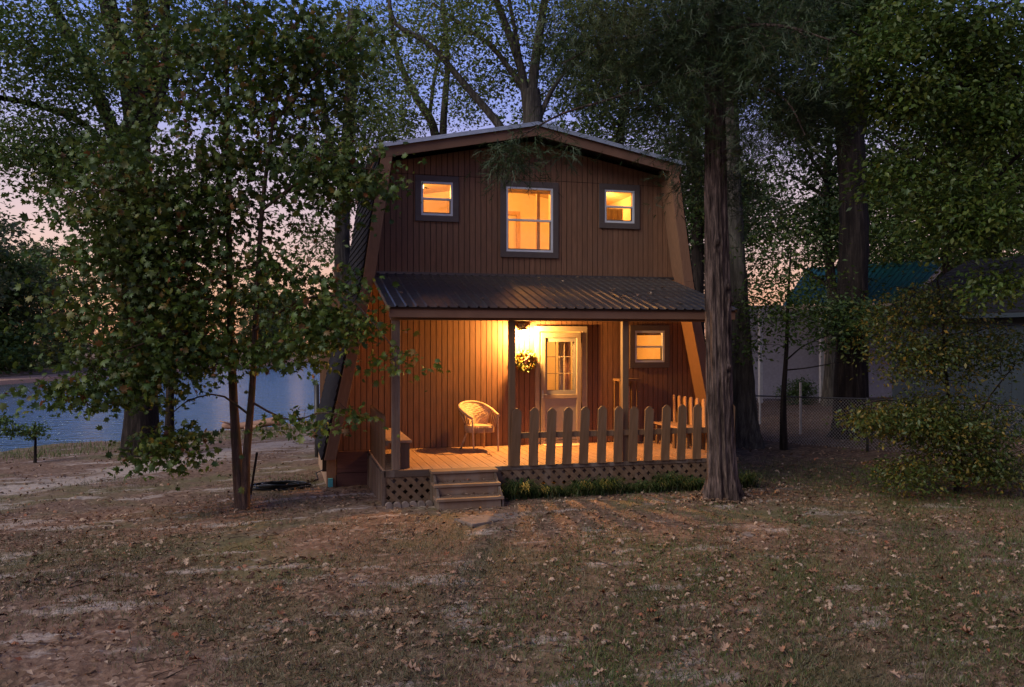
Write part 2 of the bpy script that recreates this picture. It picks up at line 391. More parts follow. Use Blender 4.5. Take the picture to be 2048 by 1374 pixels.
a.l(b, y_.inputs['Normal']); a.l(a.mapr(fr.outputs[0], 0, .7, .16, .85), mx.inputs[0]); a.l(x.outputs[0], mx.inputs[1]); a.l(y_.outputs[0], mx.inputs[2]); a.l(mx.outputs[0], a.out.inputs[0]); M['water'] = a.m
M['sandbank'] = plain('sand_bank', (.42, .24, .16), .9)

# ------------------------------------------------------------------ ground and water
def build_ground():
    aa = np.concatenate([np.linspace(-42, 42, 420), np.linspace(43, 317, 120)])
    rr = np.concatenate([np.linspace(.4, 3.6, 14), 3.7*np.exp(np.linspace(0, math.log(500/3.7), 300))])
    A, Rr = np.meshgrid(np.radians(aa), rr)
    X = Rr*np.sin(A); Y = Rr*np.cos(A)
    x = CAM[0]+X*c_+Y*s_; y = CAM[1]-X*s_+Y*c_
    z = hgt(x, y)
    z += .012*np.sin(x*5.1+y*2.3)*np.sin(y*6.3-x*1.7)+.006*rng.standard_normal(z.shape)*np.clip(Rr/8, .5, 1)
    n, m = A.shape
    V = np.stack([x, y, z], -1).reshape(-1, 3)
    i = np.arange(n-1)[:, None]*m; j = np.arange(m)[None, :]; j2 = (j+1) % m
    F = np.stack([i+j, i+j2, i+m+j2, i+m+j], -1).reshape(-1, 4)[:, ::-1]
    V = np.vstack([V, [[CAM[0], CAM[1], 0]]])
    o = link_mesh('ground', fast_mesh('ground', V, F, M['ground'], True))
    link_tag(o, 'leaf strewn yard of bare soil, sand patches and thin grass', None, None, 'structure')
    s = MB(); q = [W(-260, -60), W(260, -60), W(260, 400), W(-260, 400)]
    s.add([(p[0], p[1], -.93) for p in q], [(0, 1, 2, 3)])
    o = s.build('lake_water', M['water']); link_tag(o, 'calm lake reflecting the dusk sky', None, None, 'structure')
build_ground()

# ------------------------------------------------------------------ cabin
cabin = thing('cabin', (0, 0, 0), 'two storey brown gambrel cabin with lit windows and covered porch', 'cabin')
PROF = [(2.70, 5.60), (3.01, 3.45), (3.66, .36)]       # half profile of the steep lower roof: x at height z
def halfx(z):
    if z >= PROF[1][1]: t = (z-PROF[1][1])/(PROF[0][1]-PROF[1][1]); return PROF[1][0]+(PROF[0][0]-PROF[1][0])*t
    t = (z-PROF[2][1])/(PROF[1][1]-PROF[2][1]); return PROF[2][0]+(PROF[1][0]-PROF[2][0])*t
def topz(x): return 6.02-.197*abs(x)
OPEN = [(-2.0, -1.43, 4.57, 5.17), (-.45, .44, 3.97, 5.15), (1.45, 2.05, 4.56, 5.18), (2.06, 2.66, 1.94, 2.54), (.18, 1.0, .40, 2.52)]
def cells(x0, x1, z0, z1f):
    """solid pieces of a vertical strip minus the openings -> list of (xa,xb,za,zb_a,zb_b)"""
    cuts = sorted({x0, x1, *[v for o in OPEN for v in o[:2] if x0+.004 < v < x1-.004]})
    out = []
    for xa, xb in zip(cuts[:-1], cuts[1:]):
        xm = (xa+xb)/2; ivs = [(z0, None)]
        for o in OPEN:
            if o[0] < xm < o[1]:
                nv = []
                for lo, hi in ivs:
                    H = hi if hi is not None else z1f(xm)
                    if o[3] <= lo or o[2] >= H: nv.append((lo, hi)); continue
                    if o[2] > lo: nv.append((lo, o[2]))
                    if o[3] < H: nv.append((o[3], hi))
                ivs = nv
        for lo, hi in ivs:
            out.append((xa, xb, lo, z1f(xa) if hi is None else hi, z1f(xb) if hi is None else hi))
    return out
siding = None
def wall_strip(mb, x0, x1, z0, z1f, ya, yb):
    for xa, xb, lo, ha, hb in cells(x0, x1, z0, z1f):
        if min(ha, hb) <= lo+.004:
            if max(ha, hb) <= lo+.01: continue
            ha = max(ha, lo+.001); hb = max(hb, lo+.001)
        mb.prism([(xa, lo), (xb, lo), (xb, hb), (xa, ha)], 'y', ya, yb)
sheath = MB()
for i in range(76):
    x0 = -3.7+i*.1; x1 = x0+.1
    def zt(x): 
        ax = abs(x)
        if ax < PROF[0][0]-.05: return topz(x)-.02
        for (xa, za), (xb, zb) in zip(PROF[:-1], PROF[1:]):
            if ax <= xb: return za+(zb-za)*(ax-xa+.05)/(xb-xa)
        return .36
    wall_strip(sheath, x0, x1, -.2 if abs(x0+.05) < 3.5 else .1, lambda x: min(zt(x), 6), .012, .06)
front = sheath.build('front_wall', M['backing'], cabin)
def zt_low(x):
    return 3.52 if abs(x) < 2.95 else max(.4, PROF[1][1]+(abs(x)-PROF[1][0]+.0)*(PROF[2][1]-PROF[1][1])/(PROF[2][0]-PROF[1][0]))
BW = .1016
def board(xa, xb, z0, zf):
    cs = [c for c in cells(xa, xb, z0, zf) if min(c[3], c[4]) > c[2]+.004]
    parts = []
    for c in cs:      # cells that touch belong to one board piece
        hit = [p for p in parts if any(min(q[3], c[3]) > max(q[2], c[2])+.001 and q[1] >= c[0]-1e-6 for q in p)]
        for p in hit: parts.remove(p)
        parts.append(sum(hit, [])+[c])
    for p in parts:
        s = MB()
        for a0, a1, lo, ha, hb in p: s.prism([(a0, lo), (a1, lo), (a1, hb), (a0, ha)], 'y', 0, .012)
        s.build('siding_board', M['siding'], front)
for i in range(-37, 37):
    xa, xb = i*BW+.006, (i+1)*BW-.006
    if max(abs(xa), abs(xb)) < 3.56:
        board(xa, xb, .452, lambda x: min(3.52, zt_low(x)))
    if max(abs(xa), abs(xb)) < 2.98:
        def zu(x): return 5.285 if abs(x) < 2.73 else PROF[0][1]+(abs(x)-PROF[0][0])*(PROF[1][1]-PROF[0][1])/(PROF[1][0]-PROF[0][0])
        board(xa, xb, 3.53, zu)
    if max(abs(xa), abs(xb)) < 2.70:
        board(xa, xb, 5.295, lambda x: topz(x)-.03)
# skirting left and right of the deck
for sg in (-1, 1):
    for k, (z0, z1) in enumerate(((.075, .445), (-.235, .065))):
        a_, b_ = sorted((sg*2.7, sg*3.46)); MB().box(a_, b_, -.03, 0, z0, z1).build('skirt_board', M['skirtred'], front, .004)
    a_, b_ = sorted((sg*3.47, sg*3.63)); MB().box(a_, b_, -.035, .05, -.3, .40).build('corner_board', M['rake'], front, .004)
    a_, b_ = sorted((sg*3.57, sg*3.63)); MB().box(a_, b_, .055, 3.98, -.62, .36).build('side_skirt', M['tan'], cabin)
MB().box(-3.6, 3.6, 3.94, 4.0, -.5, 3.4).box(-2.8, 2.8, 3.94, 4.0, 3.402, 5.5).build('rear_wall', M['siding'], cabin)
# steep lower roofs
OV = -.45
for sg in (-1, 1):
    sr = None; pts = [(PROF[0][0]+.05, PROF[0][1]), (PROF[1][0]+.05, PROF[1][1]), (PROF[2][0]+.06, PROF[2][1])]
    inner = [(p[0]-.07, p[1]) for p in pts]
    sr = MB().prism([(sg*p[0], p[1]) for p in pts]+[(sg*p[0], p[1]) for p in inner[::-1]], 'y', OV+.04, 4.05).build('steep_roof', M['backing'], cabin)
    for (xa, za), (xb, zb) in zip(pts[:-1], pts[1:]):
        L = math.hypot(xb-xa, zb-za); n = round(L/.145); ux, uz = (xb-xa)/L, (zb-za)/L; nx, nzz = -uz, ux   # outward normal
        for k in range(n):
            a0 = k*L/n; a1 = (k+1)*L/n+.004
            p0 = (xa+ux*a0, za+uz*a0); p1 = (xa+ux*a1, za+uz*a1)
            poly = [(p0[0]+nx*.004, p0[1]+nzz*.004), (p1[0]+nx*.022, p1[1]+nzz*.022), (p1[0]+nx*.004, p1[1]+nzz*.004), (p0[0]+nx*.001, p0[1]+nzz*.001)]
            MB().prism([(sg*p[0], p[1]) for p in poly], 'y', OV+.02, 4.07).build('shingle_course', M['shingle'], sr)
    # rake boards on the front edge, with the soffit behind them
    for (xa, za), (xb, zb) in zip(PROF[:-1], PROF[1:]):
        w = .19
        MB().prism([(sg*(xa+.03), za), (sg*(xb+.03), zb), (sg*(xb+.03-w), zb), (sg*(xa+.03-w), za)], 'y', OV-.02, OV+.02).build('rake_board', M['rake'], cabin, .004)
        MB().prism([(sg*(xa-.03), za), (sg*(xb-.03), zb), (sg*(xb-.15), zb), (sg*(xa-.15), za)], 'y', OV+.021, -.003).build('rake_soffit', M['rake'], cabin)
# low upper roof
upper = thing('upper_roof', (0, 0, 0), None, None); upper.parent = cabin
EX = 2.84
def roof_poly(zo0, zo1, ex=EX): return [(-ex, topz(ex)+zo0), (0, topz(0)+zo0), (ex, topz(ex)+zo0), (ex, topz(ex)+zo1), (0, topz(0)+zo1), (-ex, topz(ex)+zo1)]
def roof_slab(name, zo0, zo1, y0, y1, mat, ex=EX, bv=0):
    s = MB()
    for sg in (-1, 1):
        s.prism([(0, topz(0)+zo0), (sg*ex, topz(ex)+zo0), (sg*ex, topz(ex)+zo1), (0, topz(0)+zo1)], 'y', y0, y1)
    return s.build(name, mat, upper, bv)
roof_slab('soffit', .05, .08, OV+.03, 5.2, M['backing'], 2.76)
roof_slab('fascia_board', -.03, .17, OV-.025, OV+.025, M['trim'], 2.79)
roof_slab('roof_deck', .085, .185, OV+.03, 5.2, M['trim'], 2.76)
roof_slab('metal_roof_sheet', .19, .21, OV-.07, 5.3, M['galv'], 2.86)
roof_slab('metal_edge_trim', .14, .188, OV-.07, OV-.05, M['galv'], 2.86)
for i in range(0): MB().beam((-2.4+i*.8, -.44+.03, topz(-2.4+i*.8)-.01), (-2.4+i*.8, -.01, topz(-2.4+i*.8)-.01), .04, .09).build('lookout_block', M['trim'], upper)

# windows
def window(x0, x1, z0, z1, casing, cw=.115, lower_door=False):
    w = thing('window', (0, 0, 0), None, None); w.parent = cabin
    s = MB()
    y0, y1 = -.032, .0
    s.box(x0-cw, x1+cw, y0, y1-.002, z1, z1+cw); s.box(x0-cw, x1+cw, y0, y1-.002, z0-cw, z0)
    s.box(x0-cw, x0, y0, y1-.002, z0, z1); s.box(x1, x1+cw, y0, y1-.002, z0, z1)
    s.build('casing', casing, w, .004)
    f = .038; s = MB(); ya, yb = -.022, .055
    s.box(x0, x1, ya, yb, z1-f, z1); s.box(x0, x1, ya, yb, z0, z0+f); s.box(x0, x0+f, ya, yb, z0+f, z1-f); s.box(x1-f, x1, ya, yb, z0+f, z1-f)
    zm = z0+(z1-z0)*.49
    s.box(x0+f, x1-f, ya+.006, yb-.01, zm-.018, zm+.018)
    s.build('frame', M['vinyl'], w, .003)
    s = MB(); g = .02; a0, a1, b0, b1 = x0+f, x1-f, z0+f, zm-.018
    s.box(a0, a1, .0, .03, b0, b0+g); s.box(a0, a0+g*.6, .0, .03, b0+g, b1); s.box(a1-g, a1, .0, .03, b0+g, b1)
    s.build('sash', M['darktrim'], w)
    MB().box(x0+f, x1-f, .012, .016, zm+.018, z1-f).build('pane', M['glass'], w)
    MB().box(x0+f+g, x1-f-g, .018, .022, z0+f+g, zm-.018).build('pane', M['glass'], w)
    return w
for o in OPEN[:4]: window(*o, M['darktrim'], .105)
# lit rooms behind the glass
up = thing('upstairs_room', (0, 0, 0), None, None); up.parent = cabin
s = MB(); s.box(-2.5, 2.5, 3.2, 3.24, 3.3, 5.9).build('room_wall', M['room'], up)
MB().box(-2.54, -2.5, .07, 3.24, 3.3, 5.48).box(2.5, 2.54, .07, 3.24, 3.3, 5.48).build('room_wall', M['room'], up)
MB().prism([(-2.54, 5.3), (0, 5.75), (2.54, 5.3), (2.54, 5.34), (0, 5.79), (-2.54, 5.34)], 'y', .07, 3.24).build('ceiling', M['room'], up)
MB().box(-2.5, 2.5, .07, 3.2, 3.22, 3.28).build('room_floor', M['roomwood'], up)
MB().box(-2.5, 2.5, .064, .07, 5.2, 5.3).build('head_board', M['room'], up)
MB().box(.95, 1.03, .07, 1.9, 3.3, 5.4).box(-.95, -.88, 1.5, 3.2, 3.3, 5.4).build('partition', M['room'], up)
MB().box(.60, .68, 3.14, 3.19, 3.3, 5.2).box(-.3, -.22, 3.14, 3.19, 3.3, 5.2).box(-.22, .6, 3.14, 3.19, 5.12, 5.2).build('door_trim', M['roomwood'], up)
def drape(x0, x1, y, z0, z1, mat, par, f=46):
    xs = np.linspace(x0, x1, 50); yy = y+.022*np.sin(xs*f)+.008*np.sin(xs*f*2.3+1); V = np.concatenate([np.stack([xs, yy, 0*xs+z0], 1), np.stack([xs, yy, 0*xs+z1], 1)]); i = np.arange(49)[:, None]
    o = link_mesh('curtain', fast_mesh('curtain', V, i+np.array([[0, 1, 51, 50]]), mat, True), par); m = o.modifiers.new('solid', 'SOLIDIFY'); m.thickness = .006; return o
drape(1.55, 2.2, .9, 3.6, 4.98, M['room'], up)
MB().box(.30, .36, .55, .62, 3.3, 5.5).build('room_post', M['roomwood'], up)
MB().box(-.42, .42, .10, .13, 5.06, 5.13).build('blind_rail', M['roomwood'], up)
MB().box(-.5, .1, 3.0, 3.19, 3.3, 4.35).build('dresser', M['roomwood'], up)
MB().box(-.34, -.08, 3.17, 3.19, 4.6, 4.95).build('picture_frame', M['curtain'], up)
MB().box(-2.2, -1.6, 3.17, 3.19, 4.9, 5.3).build('picture_frame', M['roomwood'], up)
dn = thing('downstairs_room', (0, 0, 0), None, None); dn.parent = cabin
MB().box(-1.0, 3.2, 2.6, 2.64, .45, 3.0).box(-1.04, -1.0, .07, 2.64, .45, 3.0).box(3.2, 3.24, .07, 2.64, .45, 3.0).box(-1.0, 3.2, .07, 2.6, 2.9, 2.94).build('room_wall', M['room'], dn)
MB().box(-1.0, 3.2, .07, 2.6, .40, .44).build('room_floor', M['roomwood'], dn)
MB().box(2.95, 3.0, 2.55, 2.59, .45, 2.45).box(3.5, 3.55, 2.55, 2.59, .45, 2.45).box(2.5, 2.55, 2.55, 2.59, .45, 2.45).build('door_trim', M['roomwood'], dn)
drape(.60, .70, .17, .6, 2.35, M['room'], dn, 60); drape(.71, .86, .18, .6, 2.35, M['curtain'], dn, 60)
MB().box(.3, .36, 1.4, 1.5, .45, 2.4).build('room_post', M['room'], dn)
def point(name, loc, col, e, r, parent=None):
    l = bpy.data.lights.new(name, 'POINT'); l.energy = e; l.color = col; l.shadow_soft_size = r
    o = bpy.data.objects.new(name, l); COL.objects.link(o); o.location = loc
    return o
def ceil_lamp(x, y, z, e):
    t = thing('ceiling_lamp', (x, y, z), 'round ceiling lamp glowing inside the cabin behind '+('the upstairs windows' if z > 4 and x < 0.9 and x > -1 else ('the left upstairs window' if x < -1 and z > 4 else ('the right upstairs window' if z > 4 else 'the downstairs windows'))), 'lamp')
    MB().tube([(x, y, z-.05), (x, y, z)], .07, 12).build('shade', M['shadeglass'], t)
    MB().tube([(x, y, z+.002), (x, y, z+.03)], .08, 12).build('base', M['vinyl'], t)
    point('ceiling_light', (x, y, z-.14), (1, .43, .085), e*.95, .08)
ceil_lamp(-.2, 1.3, 5.6, 95); ceil_lamp(1.9, 1.5, 5.33, 36); ceil_lamp(-1.8, 1.4, 5.35, 52); ceil_lamp(1.6, 1.5, 2.88, 75)

# door with storm door
door = thing('door', (0, 0, 0), None, None); door.parent = cabin
s = MB(); s.box(.095, 1.105, -.035, -.002, 2.52, 2.62); s.box(.095, .18, -.035, -.002, .455, 2.52); s.box(1.0, 1.105, -.035, -.002, .455, 2.52); s.build('casing', M['doortrim'], door, .004)
s = MB(); s.box(.205, .975, -.05, -.01, 2.405, 2.5); s.box(.205, .285, -.05, -.01, .52, 2.405); s.box(.895, .975, -.05, -.01, .52, 2.405); s.box(.285, .895, -.05, -.01, 1.29, 1.36)
s.build('storm_door_frame', M['doortrim'], door, .004)
MB().box(.285, .895, -.03, -.02, .53, 1.29).build('storm_panel', M['doorgrey'], door)
MB().box(.205, .975, -.052, .0, .455, .515).build('threshold', M['doortrim'], door)
s = MB(); s.box(.29, .89, .02, .06, 2.36, 2.5); s.box(.29, .34, .02, .06, .5, 2.36); s.box(.84, .89, .02, .06, .5, 2.36); s.box(.34, .84, .02, .06, .5, 1.44); s.box(.17, .29, .02, .06, .45, 2.5); s.box(.89, 1.01, .02, .06, .45, 2.5)
s.build('inner_door', M['doorgrey'], door)
s = MB(); s.box(.285, .895, -.028, -.022, 2.33, 2.40); s.box(.285, .325, -.028, -.022, 1.365, 2.33); s.box(.855, .895, -.028, -.022, 1.365, 2.33); s.box(.325, .855, -.028, -.022, 1.365, 1.43); s.build('sash', M['doorgrey'], door)
for xx in (.507, .673): MB().box(xx-.007, xx+.007, .025, .04, 1.44, 2.36).build('muntin', M['doortrim'], door)
for zz in (1.746, 2.053): MB().box(.34, .84, .0255, .0395, zz-.007, zz+.007).build('muntin', M['doortrim'], door)
MB().box(.34, .84, .03, .034, 1.44, 2.36).build('pane', M['glass'], door)
s = MB(); s.box(.222, .246, -.06, -.05, 1.30, 1.44); s.tube([(.234, -.05, 1.37), (.234, -.1, 1.37), (.30, -.105, 1.365)], .009, 6); s.build('handle', M['galv'], door)
MB().box(.2, 1.0, -.45, -.08, .4515, .466).build('doorstep_mat', M['curtain'], None)
link_tag(bpy.data.objects['doorstep_mat'], 'thin brown mat lying on the deck before the door', 'mat')

# porch deck
deck = thing('deck', (0, 0, 0), None, None); deck.parent = cabin
XL, XR = -2.92, 2.82
me = MB().box(-.0685, .0685, -1.22, 1.22, -.035, 0).mesh('deck_board', M['deck'])
n = int((XR-XL)/.145)
for i in range(n):
    link_mesh('deck_board', me, deck, (XL+.075+i*.1448, -1.235, .45), (0, 0, rnd.uniform(-.0006, .0006)))
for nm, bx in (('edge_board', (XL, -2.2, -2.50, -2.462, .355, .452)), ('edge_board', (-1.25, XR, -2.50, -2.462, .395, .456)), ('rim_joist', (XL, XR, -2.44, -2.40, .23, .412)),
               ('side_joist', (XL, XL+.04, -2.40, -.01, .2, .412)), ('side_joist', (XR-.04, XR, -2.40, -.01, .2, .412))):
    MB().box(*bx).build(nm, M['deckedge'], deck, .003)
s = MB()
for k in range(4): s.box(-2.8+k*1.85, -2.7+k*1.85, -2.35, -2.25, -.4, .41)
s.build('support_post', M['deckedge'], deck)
# lattice skirts
lat = thing('lattice', (0, 0, 0), None, None); lat.parent = cabin
def strips(x0, x1, z0, z1, y, slope, skip=0):
    per = .165; k0 = x0-(z1-z0)-.3; i = 0
    while k0+i*per < x1+.8:
        xb = k0+i*per; i += 1
        if slope < 0: poly = [(xb, z1+.02), (xb+.092, z1+.02), (xb+.092+(z1-z0)+.04, z0-.02), (xb+(z1-z0)+.04, z0-.02)]
        else: poly = [(xb, z0-.02), (xb+.092, z0-.02), (xb+.092+(z1-z0)+.04, z1+.02), (xb+(z1-z0)+.04, z1+.02)]
        pl = clip_poly(poly, x0, x1, z0, z1)
        if len(pl) >= 3: MB().prism(pl, 'y', y, y+.009).build('lattice_strip', M['lattice'], lat)
for x0, x1, z0, z1 in ((-2.90, -2.22, -.08, .352), (-1.27, 2.8, -.05, .392)):
    strips(x0, x1, z0, z1, -2.488, -1); strips(x0, x1, z0, z1, -2.477, 1)
def side_slats():
    for k in range(17):
        y = -2.44+k*.145
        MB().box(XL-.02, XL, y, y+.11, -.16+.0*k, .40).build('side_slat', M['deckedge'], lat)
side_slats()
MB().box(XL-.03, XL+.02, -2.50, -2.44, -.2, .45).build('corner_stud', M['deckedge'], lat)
# steps
steps = thing('steps', (0, 0, 0), None, None); steps.parent = cabin
for k, (x0, x1, yf, zt_) in enumerate(((-2.26, -1.27, -2.74, .452), (-2.27, -1.29, -3.0, .298), (-2.28, -1.31, -3.27, .145))):
    MB().box(x0, x1, yf, yf+.29, zt_-.038, zt_).build('tread', M['step'], steps, .004)
    MB().box(x0+.05, x1-.04, yf+.03, yf+.055, zt_-.155 if k < 2 else -.12, zt_-.04).build('riser', M['step'], steps, .003)
for xx in (-2.24, -1.33): MB().prism([(-2.5, .41), (-2.72, .41), (-3.22, .1), (-3.22, -.12), (-2.5, -.12)], 'x', xx, xx+.03).build('stringer', M['deckedge'], steps)

# porch roof
pr = thing('porch_roof', (0, 0, 0), None, None); pr.parent = cabin
RX0, RX1 = -2.88, 2.72; ys, zs_, ye, ze = -.005, 3.53, -2.66, 2.842
L = math.hypot(ye-ys, ze-zs_); pit = math.atan2(zs_-ze, ys-ye)
n = 37; pw = (RX1-RX0)/n
prof = [(0, 0), (pw-.05, 0), (pw-.036, .02), (pw-.014, .02), (pw, 0), (pw, -.0015), (pw-.014, .017), (pw-.036, .017), (pw-.05, -.003), (0, -.003)]
me = MB().prism(prof, 'y', -L, 0).mesh('roof_panel', M['roofmetal'])
for i in range(n): link_mesh('roof_panel', me, pr, (RX0+i*pw, ys, zs_), (pit, 0, 0))
s = MB(); s.prism([(ys, zs_-.012), (ye+.03, ze-.002), (ye+.03, ze-.03), (ys, zs_-.05)], 'x', RX0+.03, RX1-.03); s.build('roof_deck', M['backing'], pr)
MB().beam((RX0+.005, ys-.01, zs_-.02), (RX0+.005, ye, ze-.02), .012, .07).build('edge_trim', M['roofmetal'], pr)
MB().beam((RX1-.0, ys-.01, zs_-.02), (RX1-.0, ye, ze-.02), .012, .07).build('edge_trim', M['roofmetal'], pr)
MB().box(-2.78, 2.95, -.05, -.003, 3.515, 3.56).build('flashing', M['roofmetal'], pr)
for i in range(8):
    x = -2.7+i*.765; MB().beam((x, -.02, zs_-.13), (x, ye+.10, ze-.10), .04, .12).build('rafter', M['trim'], pr)
MB().box(RX0+.02, RX1-.02, ye+.05, ye+.09, 2.69, 2.815).build('header_beam', M['trim'], pr, .004)
MB().box(RX0+.06, RX1-.06, -2.47, -2.38, 2.655, 2.78).build('header_beam', M['trim'], pr, .004)
for x, w, m in ((-2.74, .12, 'post'), (-.976, .095, 'picket'), (.868, .10, 'picket'), (2.62, .10, 'picket')):
    MB().box(x-w/2, x+w/2, -2.46, -2.46+w, .45, 2.655).build('porch_post', M[m], pr, .006)

# front railing of pickets
rail = thing('railing', (0, 0, 0), None, None); rail.parent = cabin
def picket_mesh(w=.145, h=.86):
    c = .045; return MB().prism([(-w/2, 0), (w/2, 0), (w/2, h-c*1.2), (w/2-c, h-.008), (w/2-c*1.3, h), (-w/2+c*1.3, h), (-w/2+c, h-.008), (-w/2, h-c*1.2)], 'y', -.011, .011)
pm = picket_mesh().mesh('picket', M['picket'])
for x, z in zip((-.94, -.656, -.385, -.119, .15, .446, .721, .965, 1.228, 1.52, 1.797, 2.069, 2.36, 2.66), (1.335,)*14):
    o = link_mesh('picket', pm, rail, (x-.01, -2.515, .452), (0, R(rnd.uniform(1.0, 2.6)), 0)); o.scale = (1, 1, (.875+rnd.uniform(-.012, .012))/.86)
MB().box(-.93, 2.75, -2.497, -2.462, .865, .955).build('rail_board', M['picket'], rail, .004)
me2 = picket_mesh(.09, .86).mesh('picket', M['picket'])
for k in range(11):
    link_mesh('picket', me2, rail, (-2.90, -.28-k*.205, .40), (R(0), R(-2), R(90)))
MB().box(-2.885, -2.845, -2.38, -.05, .80, .88).build('rail_board', M['picket'], rail)
for k in range(9):
    link_mesh('picket', me2, rail, (2.80, -.30-k*.26, .45), (0, R(2), R(90)))
# benches
b = thing('bench', (-2.68, -1.6, .45), 'wooden bench with solid side panel at the left end of the porch', 'bench')
MB().box(-2.87, -2.49, -2.34, -.5, .835, .873).build('seat', M['deck'], b, .004)
MB().box(-2.72, -2.52, -2.30, -2.27, .452, .835).build('end_panel', M['picket'], b, .003)
MB().box(-2.545, -2.52, -2.27, -.55, .452, .835).build('front_panel', M['picket'], b, .003)
b = thing('bench', (2.5, -1.1, .45), 'slatted wooden bench with rounded back slats at the right end of the porch', 'bench')
for k in range(3): MB().box(2.28+k*.125, 2.28+k*.125+.118, -2.0, -.35, .815, .85).build('seat_board', M['deck'], b, .003)
def round_slat():
    w, h = .15, .53; pts = [(-w/2, 0), (w/2, 0), (w/2, h-.04)]+[(w/2*math.cos(t), h-.04+.04*math.sin(t)) for t in np.linspace(.3, 2.84, 7)]+[(-w/2, h-.04)]
    return MB().prism(pts, 'y', -.011, .011).mesh('back_slat', M['deck'])
me = round_slat()
for k in range(7): link_mesh('back_slat', me, b, (2.66-2.5, -.45-k*.235+1.1, .82-.45), (0, R(4), R(80)))
for y in (-.42, -1.15, -1.9):
    MB().box(2.31, 2.35, y-.04, y+.04, .452, .814).build('leg', M['picket'], b); MB().box(2.56, 2.60, y-.04, y+.04, .452, .814).build('leg', M['picket'], b)
# open wooden stand against the wall
b = thing('wooden_stand', (1.8, -.2, .45), 'tall open wooden stand against the wall under the lower window', 'stand')
for x in (1.635, 1.97):
    for y in (-.34, -.06): MB().box(x, x+.045, y, y+.04, .452, 1.6).build('leg', M['picket'], b)
MB().box(1.615, 2.03, -.36, -.02, 1.602, 1.645).build('top', M['picket'], b); MB().box(1.69, 1.965, -.33, -.03, .72, .75).build('shelf', M['picket'], b)
MB().box(1.84, 1.88, -.2, -.17, .752, 1.5).build('divider', M['deck'], b)

# porch light
b = thing('wall_lantern', (-.155, -.0, 2.5), 'small lit lantern on the wall left of the door', 'lantern')
MB().box(-.215, -.095, -.03, -.002, 2.42, 2.66).build('back_plate', M['galv'], b, .004)
MB().tube([(-.155, -.03, 2.60), (-.155, -.10, 2.64), (-.155, -.15, 2.60)], .010, 6).build('arm', M['galv'], b)
s = MB(); s.tube([(-.155, -.15, 2.54), (-.155, -.15, 2.60)], .105, 12, r1=.02); s.build('cap', M['galv'], b)
s = MB()
for k in range(4):
    t = k*math.pi/2+.78; s.tube([(-.155+.05*math.cos(t), -.15+.05*math.sin(t), 2.38), (-.155+.08*math.cos(t), -.15+.08*math.sin(t), 2.54)], .004, 4)
s.build('cage', M['galv'], b)
import bmesh
def ball(name, loc, r, mat, parent, seg=12):
    bm = bmesh.new(); bmesh.ops.create_uvsphere(bm, u_segments=seg, v_segments=seg//2+2, radius=r); me = bpy.data.meshes.new(name); bm.to_mesh(me); bm.free()
    for p in me.polygons: p.use_smooth = True
    me.materials.append(mat); o_ = origin(parent) if parent else np.zeros(3); return link_mesh(name, me, parent, np.array(loc)-o_)
ball('bulb', (-.155, -.15, 2.465), .036, M['bulb'], b)
point('porch_light', (-.155, -.17, 2.465), (1, .46, .11), 1350, .045)

# ------------------------------------------------------------------ foliage engine
def rot_basis(N, g, spin=None):
    N = N/np.linalg.norm(N, axis=1)[:, None]; r = g.standard_normal(N.shape) if spin is None else spin
    Y = r-N*np.sum(r*N, 1)[:, None]; Y /= np.linalg.norm(Y, axis=1)[:, None]+1e-9
    return np.stack([np.cross(Y, N), Y, N], -1)      # columns x,y,z
def scatter(tv, tf, pos, Rm, sc):
    V = np.einsum('nij,kj->nki', Rm, tv)*sc[:, None, None]+pos[:, None, :]
    F = tf[None]+(np.arange(len(pos))*len(tv))[:, None, None]
    return V.reshape(-1, 3), F.reshape(-1, tf.shape[1])
def leaf_template(kind):
    if kind == 'maple':
        half = [(.05, 0), (.34, -.06), (.25, .13), (.58, .30), (.30, .40), (.42, .70), (.17, .62)]
        out = [(0, -.05)]+half[1:]+[(0, 1.0)]+[(-x, y) for x, y in half[:0:-1]]
        c = (0, .34)
    elif kind == 'oak':
        half = [(.10, .05), (.22, .20), (.12, .28), (.34, .46), (.16, .54), (.32, .78), (.12, .78)]
        out = [(0, 0)]+half+[(0, 1.0)]+[(-x, y) for x, y in half[::-1]]
        c = (0, .5)
    else:
        v = np.array([(0, 0, 0), (.27, .45, .05), (0, 1, -.12), (-.27, .45, .05)], float); return v, np.array([(0, 1, 2), (0, 2, 3)])
    v = [(c[0], c[1], .06)]+[(x, y, -.55*((x-c[0])**2+(y-c[1])**2)+(.10*abs(x) if kind == 'oak' else 0)) for x, y in out]
    n = len(out); return np.array(v, float), np.array([(0, 1+i, 1+(i+1) % n) for i in range(n)])
def needle_template():
    V = []; F = []
    def blade(a, b, w):
        a = np.array(a, float); b = np.array(b, float); i = len(V); V.extend([a-np.array((w, 0, 0)), a+np.array((w, 0, 0)), b]); F.append((i, i+1, i+2))
    blade((0, 0, 0), (.02, 1, -.18), .03)
    for k, (y, x) in enumerate(((.12, .30), (.3, -.34), (.45, .30), (.6, -.27), (.75, .2), (.25, .1), (.5, -.08))):
        blade((0, y, -.18*y*y), (x, y+.34, -.2*y-.06*(k % 3)), .022)
    return np.array(V, float), np.array(F)
TPL = {k: leaf_template(k) for k in ('maple', 'oak', 'simple')}; TPL['cedar'] = needle_template()
def rand_blob(g, c, r, n, bias=2.0):
    d = g.standard_normal((n, 3)); d /= np.linalg.norm(d, axis=1)[:, None]; u = g.uniform(0, 1, n)**(1/bias)
    return np.array(c)+d*u[:, None]*np.array(r)
